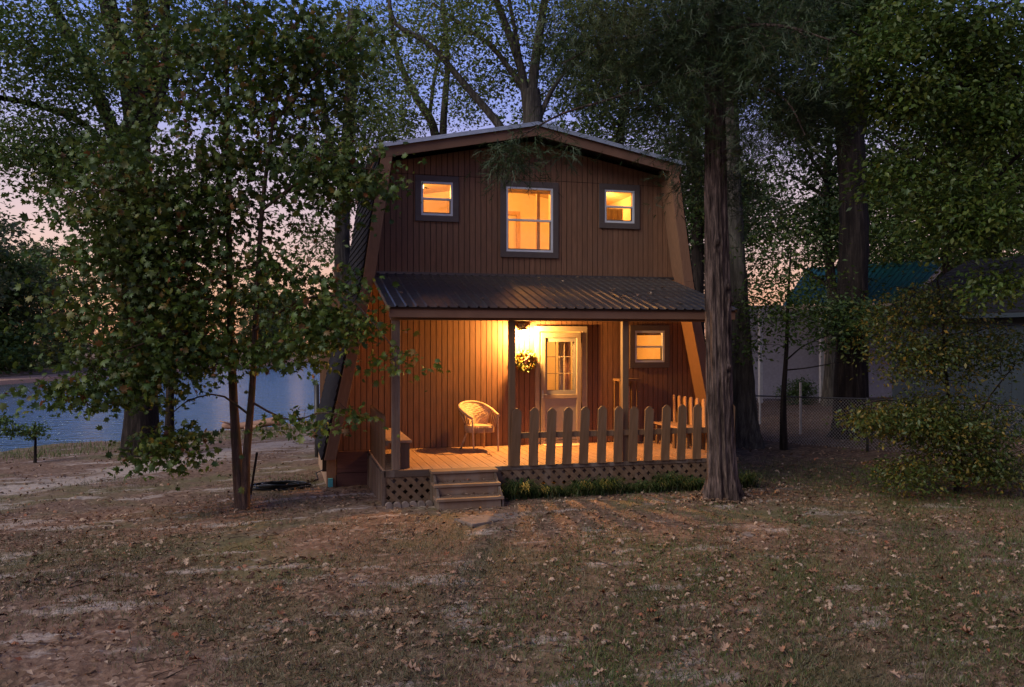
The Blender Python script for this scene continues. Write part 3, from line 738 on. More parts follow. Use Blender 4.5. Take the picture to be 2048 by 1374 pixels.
def foliage(g, cl, per, size, kind, spread, flat=.5, up=.8, droop=0.0):
    n = len(cl); cnt = g.poisson(per, n)+1; idx = np.repeat(np.arange(n), cnt); m = len(idx)
    off = g.standard_normal((m, 3))*np.array((spread, spread, spread*flat))
    pos = cl[idx]+off; pos[:, 2] -= droop*np.hypot(off[:, 0], off[:, 1])
    N = g.standard_normal((m, 3))*.75+np.array((0, 0, up)); spin = off*np.array((1, 1, .3))/max(spread, 1e-3)+g.standard_normal((m, 3))*.6+np.array((0, 0, -.4-droop))
    tv, tf = TPL[kind]
    return scatter(tv, tf, pos, rot_basis(N, g, spin), size*g.uniform(.42, 1.35, m))
def twigs(g, nodes, cl, thick=1.0, sag=.0):
    nodes = np.array(nodes); order = np.argsort(np.min(np.linalg.norm(cl[:, None]-nodes[None, ::max(1, len(nodes)//60)], axis=2), axis=1))
    cap = len(nodes)+3*len(cl); N = np.zeros((cap, 3)); N[:len(nodes)] = nodes; k = len(nodes); Vs = []; Fs = []; b = 0
    for i in order:
        c = cl[i]; d = np.linalg.norm(N[:k]-c, axis=1)+.35*np.maximum(0, N[:k, 2]-c[2]); j = int(np.argmin(d)); a_ = N[j].copy(); L_ = np.linalg.norm(c-a_)
        if L_ < .02: continue
        m1 = a_+(c-a_)*.35+np.array((0, 0, .08*L_))+g.standard_normal(3)*.05*L_; m2 = a_+(c-a_)*.72+np.array((0, 0, .07*L_-sag*L_))+g.standard_normal(3)*.05*L_
        V, F = tube_arrays([a_, m1, m2, c], (.004+.007*L_)*thick, .0025*thick, 3); Vs.append(V); Fs.append(F+b); b += len(V)
        N[k] = m1; N[k+1] = m2; N[k+2] = c; k += 3
    return np.vstack(Vs), np.vstack(Fs)
def limb(name, pts, r0, r1, mat, parent, sides=10, seg=14, flare=0, bump=0, seed=0):
    pth = smooth_path(pts, seg); u = np.linspace(0, 1, seg); rad = r0+(r1-r0)*u
    if flare: rad = rad*(1+flare*np.exp(-u*seg*.33))
    V, F = tube_arrays(pth, r0, r1, sides, rad, bump, seed)
    return link_mesh(name, fast_mesh(name, V-origin(parent), F, mat, True), parent), pth
def tree(name, label, limbs, blobs, ncl, per, size, kind, lm, bm, seed, group=None, cat='tree', spread=.28, flat=.5, up=.8, sag=0, droop=0, sides=12, thick=1.0, flare=.5, bump=.04, extra=None):
    g = np.random.default_rng(seed); base = np.array(limbs[0][0][0]); t = thing(name, base, label, cat, group); nodes = []
    for i, (pts, r0, r1) in enumerate(limbs):
        L_ = sum(np.linalg.norm(np.array(a1)-np.array(a0)) for a0, a1 in zip(pts[:-1], pts[1:]))
        o, pth = limb('trunk' if i == 0 else 'limb', pts, r0, r1, bm, t, sides if i == 0 else max(5, sides//2+1), max(8, int(L_*(4 if i == 0 else 3))), flare if i == 0 else 0, bump, seed+i)
        nodes += list(pth[len(pth)//3 if i == 0 else 2:])
    w = np.array([b_[2] for b_ in blobs], float); w /= w.sum(); cl = np.vstack([rand_blob(g, b_[0], b_[1], max(1, int(ncl*wi))) for b_, wi in zip(blobs, w)])
    if extra is not None: cl = np.vstack([cl, extra])
    V, F = twigs(g, nodes, cl, thick, sag)
    link_mesh('twigs', fast_mesh('twigs', V-base, F, bm, True), t)['kind'] = 'stuff'
    V, F = foliage(g, cl, per, size, kind, spread, flat, up, droop)
    c_ob = link_mesh('crown', fast_mesh('crown', V-base, F, lm), t)
    return t
def blobs_px(lst):
    """(px,py,t, rx_px, ry_px, depth radius m, weight)"""
    return [(P(x, y, t), (rx/FPX*t, rd, ry/FPX*t), w) for x, y, t, rx, ry, rd, w in lst]
def LP(*pts): return [P(*p) for p in pts]
def gl(px, t):
    """ground point below pixel column at depth t"""
    p = P(px, 700, t); p[2] = float(hgt(p[0], p[1]))-.12; return p

# near double-stemmed maple on the left
b0 = gl(484, 12.5)
tree('maple_tree', 'young maple with two slender stems and broad lobed leaves left of the cabin',
     [([b0]+LP((473, 900, 12.5), (466, 780, 12.5), (460, 620, 12.5), (457, 420, 12.5), (455, 200, 12.5), (452, -60, 12.6)), .078, .020),
      ([b0+np.array((.05, 0, .05))]+LP((492, 930, 12.4), (499, 840, 12.4), (507, 740, 12.3), (513, 600, 12.2), (524, 420, 12.1), (545, 250, 12), (570, 60, 12)), .072, .018),
      (LP((499, 830, 12.4), (440, 790, 12.2), (380, 800, 12), (340, 830, 11.9)), .018, .006),
      (LP((497, 800, 12.4), (560, 835, 12.2), (600, 838, 12), (640, 825, 11.8), (690, 830, 11.7)), .018, .005),
      (LP((462, 700, 12.5), (380, 660, 12), (280, 690, 11.5), (180, 720, 11.3)), .028, .006),
      (LP((510, 660, 12.2), (600, 600, 11.9), (700, 600, 11.8), (790, 700, 11.6)), .028, .006),
      (LP((458, 480, 12.5), (330, 400, 12), (200, 380, 11.6), (120, 420, 11.5)), .03, .007),
      (LP((524, 420, 12.1), (640, 340, 11.8), (770, 340, 11.6)), .026, .006),
      (LP((455, 250, 12.5), (340, 130, 12.3), (260, 60, 12)), .02, .006),
      (LP((545, 250, 12), (650, 130, 11.8), (720, 60, 11.6)), .02, .006)],
     blobs_px([(300, 620, 11.9, 190, 130, 1.0, 3.0), (250, 760, 11.6, 130, 60, .6, .8), (330, 880, 11.8, 60, 50, .35, .45), (400, 500, 12.4, 200, 130, 1.1, 1.5), (600, 560, 12, 150, 80, .8, .8), (660, 640, 11.7, 90, 50, .5, .75),
               (300, 380, 12, 190, 150, 1.0, 2.6), (520, 300, 12.3, 230, 170, 1.1, 2.2), (670, 330, 11.8, 100, 90, .6, .85), (420, 110, 12.4, 200, 150, 1.0, 2.3), (610, 100, 12, 160, 120, .9, 1.7), (755, 350, 11.5, 30, 26, .3, .1),
               (600, 830, 12, 60, 22, .2, .10), (690, 815, 11.7, 28, 18, .15, .06), (790, 715, 11.6, 26, 24, .15, .08), (560, 690, 12, 90, 40, .5, .4), (130, 770, 11.4, 80, 30, .4, .22), (400, 700, 12, 90, 50, .6, .7), (250, 480, 11.8, 105, 100, .8, 1.1)]),
     1850, 13, .092, 'maple', M['maple'], M['bark_young'], 3, spread=.25, flat=.26, up=.45, sag=.05, droop=.35, sides=14)

# big dark multi-limbed tree behind it
b0 = gl(282, 22)
tree('oak_tree', 'massive dark oak with three rising limbs between the maple and the lake',
     [([b0]+LP((280, 760, 22), (276, 600, 22), (272, 420, 22), (275, 260, 22), (282, 190, 22)), .36, .34),
      (LP((268, 230, 22), (250, 130, 22), (225, 50, 22), (205, -60, 22)), .26, .19),
      (LP((290, 220, 22), (300, 140, 22), (285, 60, 22), (275, -60, 22)), .26, .18),
      (LP((255, 330, 22), (200, 200, 21.5), (160, 110, 21), (95, -10, 20.5)), .17, .10),
      (LP((240, 330, 22), (170, 250, 21), (90, 215, 20), (0, 195, 19), (-80, 190, 18)), .10, .04),
      (LP((300, 260, 22), (330, 150, 22), (330, 40, 22), (340, -60, 22)), .16, .1)],
     blobs_px([(90, 120, 19, 170, 130, 2.2, 2.4), (70, 310, 19, 130, 80, 1.8, 1.4), (230, 80, 22, 200, 130, 2.5, 1.6), (400, 40, 22, 200, 130, 2.5, 1.6), (190, 390, 20, 90, 70, 1.5, .6), (180, 300, 20, 120, 80, 1.5, .9)]),
     1450, 20, .12, 'simple', M['small'], M['bark_dark'], 5, spread=.30, sides=18, bump=.05)
# tall pale trees behind the cabin
b0 = gl(1068, 25)
tree('ash_tree', 'grey barked ash with forked limbs rising straight behind the roof ridge',
     [([b0]+LP((1068, 400, 25), (1066, 250, 25), (1062, 180, 25)), .34, .26),
      (LP((1058, 260, 25), (1045, 150, 25), (1015, 60, 25), (985, -20, 25)), .16, .10),
      (LP((1062, 200, 25), (1072, 110, 25), (1085, 30, 25), (1098, -60, 25)), .17, .10),
      (LP((1072, 250, 25), (1110, 170, 25), (1160, 115, 25)), .10, .03),
      (LP((1045, 150, 25), (1030, 60, 25), (1010, -40, 25)), .08, .05),
      (LP((1055, 330, 25), (990, 240, 25), (930, 170, 25), (860, 90, 25), (790, 45, 25), (775, -30, 25)), .14, .05),
      (LP((1055, 190, 25), (990, 100, 25), (930, 55, 25), (870, 10, 25)), .09, .04)],
     blobs_px([(930, 40, 25, 150, 90, 2.5, 1.6), (1130, 30, 25, 120, 100, 2.5, 1.5), (1180, 150, 26, 90, 80, 2, .9), (1000, 150, 26, 110, 70, 1.8, .7), (1000, -80, 25, 250, 90, 3, 1.6), (860, 130, 26, 80, 70, 2, .55)]),
     950, 18, .125, 'simple', M['pale'], M['bark_grey'], 8, spread=.34, sides=14)
b0 = gl(888, 30)
tree('elm_tree', 'slender elm splitting into a narrow V above the left roof slope',
     [([b0]+LP((885, 400, 30), (868, 260, 30), (830, 190, 30), (795, 110, 30), (780, 20, 30)), .20, .07),
      (LP((884, 330, 30), (888, 230, 30), (895, 120, 30), (885, 0, 30)), .16, .08), (LP((858, 240, 30), (870, 150, 30), (890, 60, 30)), .08, .04)],
     blobs_px([(770, 160, 30, 70, 110, 2, 1.0), (800, 240, 30, 70, 50, 2, .9), (940, 200, 30, 60, 60, 2, .6), (880, 50, 30, 110, 70, 2.4, .9), (730, 60, 30, 90, 90, 2.4, 1.1)]),
     640, 16, .135, 'simple', M['pale'], M['bark_grey'], 9, spread=.36)
b0 = gl(686, 24)
tree('poplar_tree', 'pale grey trunk standing just beyond the left roof edge',
     [([b0]+LP((686, 600, 24), (684, 480, 24), (688, 380, 24), (700, 200, 24), (705, 20, 24)), .27, .14), (LP((686, 390, 24), (665, 300, 24), (640, 180, 24), (620, 60, 24)), .14, .06)],
     blobs_px([(690, 130, 24, 110, 120, 2, 1.4), (640, 300, 24, 80, 80, 1.8, .8), (730, 250, 24, 60, 80, 1.6, .8), (640, 470, 25, 60, 60, 1.5, .4)]),
     600, 16, .125, 'simple', M['pale'], M['bark_grey'], 10, spread=.32)
b0 = gl(338, 24)
tree('slim_tree', 'thin dark trunk at the shore right of the massive oak',
     [([b0]+LP((340, 760, 24), (336, 640, 24), (338, 500, 24), (345, 350, 24)), .11, .06)],
     blobs_px([(350, 430, 24, 110, 100, 1.5, 1)]), 160, 14, .12, 'simple', M['small'], M['bark_dark'], 12)
# two more behind the cabin right
for k, (px, t, lx, s_lab) in enumerate(((1230, 32, 20, 'dark leafy tree behind the right half of the cabin roof'), (1395, 27, -10, 'dense dark tree filling the gap right of the cabin wall'))):
    b0 = gl(px, t)
    tree('hackberry_tree', s_lab, [([b0]+LP((px, 400, t), (px+lx, 200, t), (px+lx*2, 20, t)), .22, .1)],
         blobs_px([(px, 130, t, 120, 150, 2.2, 2), (px+20, 380, t, 70, 150, 1.6, 1.2 if k else .2), (px, -50, t, 160, 90, 2.4, 1)]), 1100, 20, .16, 'simple', M['dark' if k else 'small'], M['bark_dark'], 20+k, spread=.34)

# foreground cedar
b0 = G(1447, 997); b0[2] -= .1; ct = thing('cedar_tree', b0, 'tall cedar with furrowed shaggy bark standing in front of the porch corner', 'tree')
pts = [b0]+LP((1444, 960, 12.55), (1441, 890, 12.5), (1438, 760, 12.45), (1436, 600, 12.4), (1432, 420, 12.35), (1429, 250, 12.3), (1426, 80, 12.3), (1424, -160, 12.3))
pth = smooth_path(pts, 260); u = np.linspace(0, 1, 260)
zz = pth[:, 2]; rad = np.interp(zz, [-.1, .1, .35, .8, 1.7, 3.0, 5.0, 7.3, 9], [.34, .275, .220, .190, .176, .170, .143, .110, .088])
sides = 110; V, F = tube_arrays(pth, 1, 1, sides, rad)
g = np.random.default_rng(44); ang = np.tile(np.linspace(0, 2*math.pi, sides, endpoint=False), len(pth)); hh_ = np.repeat(zz, sides); cen = np.repeat(pth, sides, axis=0)
rg = np.zeros(len(ang))
for k in range(26):
    fr = g.integers(4, 34); rg += g.uniform(.3, 1)*np.sin(fr*ang+g.uniform(-.8, .8)*hh_*2.0+g.uniform(0, 6.28)+.8*np.sin(hh_*g.uniform(.5, 3)+g.uniform(0, 6)))/(1+fr*.09)
rg = rg/np.std(rg); fl = np.clip(1-(hh_+.1)/.9, 0, 1)**2
d = V-cen; V = cen+d*(1+.060*rg+.26*fl*np.sin(4*ang+.9)+.15*fl*np.sin(7*ang))[:, None]
for kz, ka, kr in ((3.75, 4.2, .11), (3.1, 4.9, .10), (4.9, 4.6, .08), (1.95, 4.9, .09), (2.9, 5.2, .09), (5.6, 4.3, .08)):     # knots
    w_k = np.exp(-((hh_-kz)/.10)**2-((np.angle(np.exp(1j*(ang-ka))))/.35)**2); V += d/np.linalg.norm(d, axis=1)[:, None]*(w_k*kr*.55)[:, None]
    w_k = np.exp(-((hh_-kz+.03)/.035)**2-((np.angle(np.exp(1j*(ang-ka))))/.15)**2); V -= d/np.linalg.norm(d, axis=1)[:, None]*(w_k*kr*.8)[:, None]
link_mesh('trunk', fast_mesh('trunk', V-b0, F, M['bark_cedar'], True), ct)
CL = [(LP((1440, 65, 12.3), (1470, 55, 12), (1520, 50, 11.6), (1580, 55, 11.2), (1660, 80, 10.8)), .035, .010), (LP((1442, 180, 12.3), (1480, 172, 12), (1540, 180, 11.7), (1580, 210, 11.5), (1610, 270, 11.4)), .030, .007),
      (LP((1440, 190, 12.3), (1475, 188, 12.1), (1500, 196, 12)), .014, .005), (LP((1420, 90, 12.3), (1395, 72, 12.2), (1375, 62, 12)), .035, .015), (LP((1418, 148, 12.3), (1400, 138, 12.1), (1380, 130, 11.8)), .022, .008),
      (LP((1418, 60, 12.3), (1340, 150, 12), (1230, 195, 11.8), (1130, 225, 11.7), (1060, 262, 11.6), (1040, 275, 11.6)), .030, .006), (LP((1420, 10, 12.3), (1320, 60, 12), (1200, 90, 11.9), (1120, 130, 11.7)), .03, .007),
      (LP((1430, 0, 12.3), (1500, 40, 12.4), (1620, 100, 12.6), (1720, 150, 12.6)), .035, .008)]
nodes = []
for i, (p_, r0, r1) in enumerate(CL):
    o, q = limb('branch', p_, r0, r1, M['bark_cedar'], ct, 7, 14, 0, .05, i); nodes += list(q[2:])
bl = blobs_px([(1240, 60, 11.9, 170, 70, 1.0, 1.6), (1330, 190, 12, 90, 100, .9, 1.2), (1180, 160, 11.8, 80, 50, .6, .3), (1020, 300, 11.6, 28, 26, .25, .25), (1095, 280, 11.6, 60, 18, .2, .10), (1560, 120, 11.6, 130, 90, 1.0, 1.6), (1530, 260, 11.6, 60, 60, .6, .35), (1640, 210, 12.4, 90, 90, .8, 1.0), (1370, 40, 12, 80, 60, .9, 1.0), (1480, 330, 13.2, 50, 150, .5, .6), (1500, -20, 11.8, 220, 60, 1.1, 1.4), (1380, 330, 13.6, 40, 100, .5, .4)])
w = np.array([x[2] for x in bl]); w /= w.sum(); g = np.random.default_rng(5); cl = np.vstack([rand_blob(g, x[0], x[1], max(1, int(880*wi)), 3) for x, wi in zip(bl, w)])
V, F = twigs(g, nodes, cl, .8, .12); link_mesh('twigs', fast_mesh('twigs', V-b0, F, M['bark_cedar'], True), ct)['kind'] = 'stuff'
V, F = foliage(g, cl, 22, .17, 'cedar', .17, .8, .3, .5); link_mesh('crown', fast_mesh('crown', V-b0, F, M['cedar']), ct)

# trunk leaning behind it, and the dark double trunk further right
b0 = gl(1490, 19)
tree('leaning_tree', 'broad based dark trunk directly behind the foreground cedar', [([b0]+LP((1488, 820, 19), (1482, 700, 19), (1474, 560, 19), (1466, 400, 19), (1462, 250, 19), (1460, 60, 19)), .31, .15)],
     blobs_px([(1500, 60, 19, 120, 110, 2, 1), (1430, 150, 19.5, 80, 90, 1.4, .7)]), 800, 20, .13, 'simple', M['dark'], M['bark_grey'], 31, sides=18, flare=.75, bump=.05)
b0 = gl(1703, 20.5)
tree('forked_tree', 'thick dark trunk forking high up between the cabin and the blue shed',
     [([b0]+LP((1703, 800, 20.5), (1705, 620, 20.5), (1708, 440, 20.5), (1700, 270, 20.5), (1690, 200, 20.5)), .37, .30), (LP((1690, 240, 20.5), (1668, 150, 20.5), (1650, 60, 20.5), (1630, -60, 20.5)), .20, .14), (LP((1712, 250, 20.5), (1722, 120, 20.5), (1735, 0, 20.5), (1740, -80, 20.5)), .25, .18)],
     blobs_px([(1640, 40, 20.5, 120, 80, 2, 1), (1760, 40, 20.5, 120, 90, 2, 1), (1610, 220, 21, 70, 60, 1.5, .5), (1690, 640, 20, 60, 50, .5, .22)]), 1100, 20, .13, 'simple', M['dark'], M['bark_dark'], 32, sides=20, flare=.5, bump=.05)
# bright leafed tree reaching in from the right edge
b0 = W(8.6, 11.6); b0[2] = float(hgt(b0[0], b0[1]))-.1
tree('elm_tree', 'bright green elm reaching in from the right edge of the yard',
     [([b0, b0+np.array((0, 0, 2.5)), b0+np.array((-.1, 0, 5)), b0+np.array((-.1, .1, 8))], .2, .09),
      (LP((2240, 60, 11.6), (2080, 130, 11.5), (1990, 165, 11.4), (1900, 165, 11.3), (1800, 120, 11.2), (1700, 60, 11)), .05, .012),
      (LP((1985, 165, 11.4), (1985, 200, 11.4), (1995, 235, 11.3)), .014, .006), (LP((1920, 165, 11.3), (1918, 210, 11.3), (1920, 260, 11.2)), .018, .006),
      (LP((2240, 200, 11.6), (2050, 300, 11.5), (1960, 400, 11.4), (1880, 480, 11.3)), .035, .008), (LP((1910, 165, 11.3), (1850, 180, 11.2), (1770, 165, 11), (1740, 190, 11)), .02, .006),
      (LP((2240, -40, 11.6), (2100, -20, 11.5), (1950, 30, 11.4), (1850, 60, 11.2)), .04, .008)],
     blobs_px([(1900, 60, 11.3, 190, 90, .9, 1.9), (1980, 220, 11.4, 110, 90, .8, 1.2), (1810, 190, 11.2, 100, 60, .6, .7), (1950, 420, 11.4, 110, 90, .8, 1.2), (1740, 110, 11, 60, 60, .5, .4), (2010, 560, 11.4, 60, 40, .4, .25), (1800, 340, 11.6, 70, 60, .6, .35)]),
     1500, 15, .085, 'simple', M['bright'], M['bark_dark'], 41, spread=.20, flat=.35, droop=.3)
# sapling in front of the fence
b0 = gl(1568, 18.5)
tree('sapling', 'slim sapling with a spreading leafy crown in front of the wire fence',
     [([b0]+LP((1567, 800, 18.5), (1573, 700, 18.5), (1576, 600, 18.5), (1582, 500, 18.5)), .065, .02), (LP((1573, 720, 18.5), (1610, 690, 18.3), (1660, 670, 18.2)), .02, .006), (LP((1575, 640, 18.5), (1530, 600, 18.4), (1490, 590, 18.4)), .02, .006), (LP((1575, 740, 18.5), (1620, 735, 18.3), (1690, 722, 18.2)), .016, .008)],
     blobs_px([(1530, 620, 18.4, 70, 80, 1.0, 1.3), (1610, 600, 18.3, 90, 90, 1.0, 1.5), (1570, 500, 18.5, 100, 60, 1.0, .9), (1650, 690, 18.2, 40, 25, .5, .2), (1500, 700, 18.4, 30, 25, .5, .2), (1720, 640, 18, 60, 30, .5, .3)]),
     330, 11, .095, 'simple', M['bright'], M['bark_dark'], 42, spread=.24, flat=.4)
# yellowing young tree on the right
b0 = gl(1915, 13.2)
tree('understorey_tree', 'yellowing young hackberry with drooping sprays in front of the blue shed',
     [([b0]+LP((1908, 880, 13.2), (1893, 760, 13.1), (1885, 640, 13), (1875, 560, 13)), .035, .012), ([b0+np.array((.05, 0, .1))]+LP((1930, 900, 13), (1975, 800, 12.8), (2030, 730, 12.6)), .022, .007),
      (LP((1905, 860, 13.2), (1850, 820, 13), (1780, 800, 12.8), (1720, 810, 12.7)), .016, .005), (LP((1893, 770, 13.1), (1840, 720, 13), (1780, 700, 12.8)), .014, .005), (LP((1890, 700, 13.1), (1960, 660, 13), (2030, 650, 12.8)), .014, .005), (LP((1915, 920, 13.2), (1860, 910, 12.8), (1800, 930, 12.6)), .012, .004)],
     blobs_px([(1830, 830, 12.9, 120, 50, .7, 1.4), (1930, 850, 12.9, 110, 90, .8, 1.6), (1840, 700, 13, 110, 60, .7, 1.0), (1960, 690, 13, 90, 60, .7, .8), (1870, 600, 13, 110, 50, .7, .8), (1820, 930, 12.6, 90, 35, .5, .5), (1980, 930, 12.8, 80, 40, .5, .5), (1740, 820, 12.7, 40, 20, .3, .2), (1760, 640, 13.2, 50, 60, .5, .25)]),
     1450, 16, .066, 'simple', M['yellow'], M['bark_dark'], 43, spread=.18, flat=.28, droop=.45)

# woodland behind on the right: individual trees, trunk and crown each
def copy_tree(root, loc, label, group, rz, sc):
    r = root.copy(); COL.objects.link(r); r.location = tuple(map(float, loc)); r.rotation_euler = (0, 0, rz); r.scale = (sc, sc, sc)
    r['label'] = label
    for ch in root.children:
        c = ch.copy(); COL.objects.link(c); c.parent = r
    return r
def proto(name, label, h, cr, base, lm, bm, seed, group, low=.35, ncl=900, per=22, size=.20):
    g = np.random.default_rng(seed); base = np.array(base)
    k = lambda *v: base+np.array(v)
    limbs = [([base, k(.1, 0, h*.3), k(-.1, .1, h*.6), k(.1, 0, h*.92)], h*.021, h*.006)]
    for i in range(5):
        a0 = g.uniform(0, 6.28); z = h*g.uniform(.35, .75); l_ = cr*g.uniform(.6, .95); limbs.append(([k(0, 0, z), k(.45*l_*math.cos(a0), .45*l_*math.sin(a0), z+.3*l_), k(l_*math.cos(a0), l_*math.sin(a0), z+.7*l_)], h*.009, h*.002))
    bl = [(k(g.uniform(-.4, .4)*cr, g.uniform(-.4, .4)*cr, h*z), (cr*g.uniform(.6, .95), cr*g.uniform(.6, .95), h*.13), 1) for z in np.linspace(low, .93, 7)]
    return tree(name, label, limbs, bl, ncl, per, size, 'simple', lm, bm, seed, group, spread=.42, sides=9)
grp = 'trees of the woodland behind the cabin and shed'
spots = [(1660, 33, 13, 'grey trunk seen against the pink gap'), (1895, 31, 14, 'dark trunk rising behind the black shed roof'), (1790, 40, 13, 'tree above the teal roof'), (1990, 34, 14, 'tree at the right end of the woods above the shed'), (1330, 42, 14, 'tree far behind the cabin right slope'), (1450, 46, 13, 'tree behind the cedar trunk'), (2120, 30, 14, 'tree at the far right above the shed'), (1730, 50, 13, 'distant tree behind the forked trunk'), (1860, 48, 9, 'short tree behind the teal roof'), (1960, 46, 12, 'distant tree over the gable')]
pa = pb = None
for k, (px, t, h, lab) in enumerate(spots):
    q = gl(px, t); q[2] += .05
    if k == 0: pa = proto('woodland_tree', lab, 13, 3.2, q, M['dark'], M['bark_grey'], 60, grp, .47, 480)
    elif k == 1: pb = proto('woodland_tree', lab, 13, 3.6, q, M['small'], M['bark_dark'], 61, grp, .48, 640)
    else: copy_tree((pa, pb)[k % 2], q, lab, grp, k*1.3, h/13)
# trees behind the cabin and left
spots = [(1120, 36, 13, 'tree behind the ridge on its right')]
for k, (px, t, h, lab) in enumerate(spots): copy_tree(pa, gl(px, t), lab, grp, k*2.1+.5, h/13)
for k, (X_, Y_, lab) in enumerate(((15, 9.5, 'tall unseen tree added just outside the right edge to shade the yard'), (19, 16, 'unseen tree added outside the right edge, beside the shed, for its shade'), (12.5, 3.5, 'unseen shade tree added to the right of the viewer'), (20, 5, 'outermost unseen tree added to the right of the viewer for its shade'))):
    copy_tree(pb if k % 2 else pa, W(X_, Y_, -.1), lab, 'trees of the woodland behind the cabin and shed', k*1.9+.4, 1.0)  # unseen trees carrying the woods on, added to shade the right-hand ground
# far shore
grp = 'trees along the far shore of the lake'
g = np.random.default_rng(77); q = W(-44, 76); q[2] = -.5
fa = proto('shore_tree', 'far shore tree at the left edge of the lake view', 9.5, 3.6, q, M['far'], M['bark_grey'], 70, grp, .10, 520, 20, .34)
q = W(-40, 92); q[2] = -.5; fb = proto('shore_tree', 'far shore tree with a rounded crown beside the sand bank', 8.5, 3.4, q, M['small'], M['bark_dark'], 71, grp, .10, 520, 20, .34)
ORD = 'first second third fourth fifth sixth seventh eighth ninth tenth eleventh twelfth thirteenth fourteenth fifteenth'.split()
names = ['round', 'tall', 'low', 'ragged', 'broad', 'narrow']
k = 0
for i in range(11):
    q = W(-44+i*1.6-(i % 3)*2.2, 66+i*8.2); q[2] = -.4
    copy_tree((fa, fb)[i % 2], q, f'{names[i % 6]} green tree on the left far shore, {ORD[i]} one counted from the near end', grp, i*1.7, (1.35 if i < 4 else 1.0)*g.uniform(.85, 1.15)); k += 1
for i in range(15):
    q = W(-44+i*6.4, 156+(i % 3)*5); q[2] = -.3
    copy_tree((fb, fa)[i % 2], q, f'distant {names[i % 6]} tree beyond the end of the lake, {ORD[i]} from the left', grp, i*2.3, g.uniform(.85, 1.3))
# sand bank on the far shore
s = MB(); s.prism([tuple(W(-42, 62)[:2]), tuple(W(-38, 62)[:2]), tuple(W(-29.5, 145)[:2]), tuple(W(-34, 145)[:2])], 'z', -1.2, -.62); link_tag(s.build('sand_bank', M['sandbank']), 'pinkish sand bank along the far shore', None, None, 'structure')
# shoreline bush at the left edge
b0 = gl(70, 21)
tree('shore_shrub', 'small leafy shrub at the water edge on the far left', [([b0]+LP((71, 870, 21), (68, 850, 21)), .03, .015), (LP((71, 875, 21), (40, 860, 21), (0, 868, 21)), .015, .006)],
     blobs_px([(70, 862, 21, 22, 14, .3, 1), (20, 862, 20.6, 40, 14, .3, 1), (0, 838, 20.4, 16, 16, .3, .7)]), 60, 14, .10, 'simple', M['small'], M['bark_dark'], 51, cat='shrub', spread=.12)

# ------------------------------------------------------------------ neighbours
cx_ = lambda X, Y, z: tuple(W(X, Y, z))
def quadwall(mb, A, B, z0, z1, th=.12):
    A = np.array(A[:2]); B = np.array(B[:2]); d = (B-A)/np.linalg.norm(B-A); n_ = np.array((-d[1], d[0]))*th
    mb.prism([tuple(A), tuple(B), tuple(B+n_), tuple(A+n_)], 'z', z0, z1)
shed = thing('shed', W(11.5, 21.5, 0), 'blue grey shed with a dark shingled roof at the right edge', 'shed')
A, B = W(10.65, 23.6), W(13.4, 18.2); C_ = W(16.8, 26.6)
dAB = (B-A)/np.linalg.norm(B-A)
nb = int(np.linalg.norm((B-A)[:2])/.3)
for k in range(nb):
    s = MB(); quadwall(s, A+dAB*(k*.3+.004), A+dAB*((k+1)*.3-.004), .05, 3.05, .05); s.build('wall_board', M['shedwall'], shed)
s = MB(); quadwall(s, A+np.array((.06, .06, 0)), B+np.array((.06, .06, 0)), .0, 3.05); quadwall(s, A, C_, 0, 3.05); s.build('wall', M['shedwall'], shed)
nn = np.array((-dAB[1], dAB[0], 0)); 
if (W(20, 25)-A)@nn < 0: nn = -nn
nc = 16
for k in range(nc):
    p0 = A-dAB*.45-nn*.4+nn*(k*.26)+np.array((0, 0, 3.02+k*.26*.42)); p1 = B+dAB*.5-nn*.4+nn*(k*.26)+np.array((0, 0, 3.02+k*.26*.42))
    st = nn*.27+np.array((0, 0, .27*.42)); up_ = np.array((0, 0, .03))
    s = MB(); s.add([p0, p1, p1+st, p0+st, p0+up_, p1+up_, p1+st+up_*.2, p0+st+up_*.2], [(0, 1, 2, 3), (4, 7, 6, 5), (0, 4, 5, 1), (1, 5, 6, 2), (2, 6, 7, 3), (3, 7, 4, 0)]); s.build('shingle_course', M['shingle'], shed)
s = MB(); s.beam(A-dAB*.45-nn*.38+np.array((0, 0, 2.97)), B+dAB*.5-nn*.38+np.array((0, 0, 2.97)), .03, .12); s.build('eave_board', M['shedwall'], shed)
# teal roofed house
th_ = thing('house', W(17, 36, 0), 'neighbouring pale house with a teal ribbed metal roof', 'house')
E0, E1 = P(1565, 611, 34), P(1812, 606, 34); R0, R1 = P(1615, 536, 39), P(1895, 519, 39)
npan = 23
for k in range(npan):
    u0, u1 = k/npan, (k+1)/npan; a0, a1 = E0+(E1-E0)*u0, E0+(E1-E0)*u1; r0, r1 = R0+(R1-R0)*u0, R0+(R1-R0)*u1; h_ = np.array((0, 0, .05))
    m0, mr = a0+(a1-a0)*.85, r0+(r1-r0)*.85
    s = MB(); s.add([a0, m0, mr, r0, m0+h_, mr+h_, a1+h_, r1+h_, a1, r1], [(0, 1, 2, 3), (1, 4, 5, 2), (4, 6, 7, 5), (6, 8, 9, 7)]); s.build('roof_panel', M['greenroof'], th_)
s = MB(); s.beam(E1+np.array((.1, 0, -.02)), R1+np.array((.1, 0, -.02)), .06, .2); s.build('rake_board', M['white'], th_)
s = MB(); s.beam(E0+np.array((0, 0, -.1)), E1+np.array((0, 0, -.1)), .05, .2); s.build('eave_board', M['creamwall'], th_)
s = MB(); quadwall(s, P(1420, 640, 37.5), P(1900, 640, 37.5), -.2, 3.9); s.build('wall', M['palewall'], th_)
s = MB(); quadwall(s, P(1648, 640, 37.3), P(1678, 640, 37.3), 1.0, 3.2, .05); s.build('cream_wall_panel', M['creamwall'], th_)  # panel in a lighter cream than the wall behind it
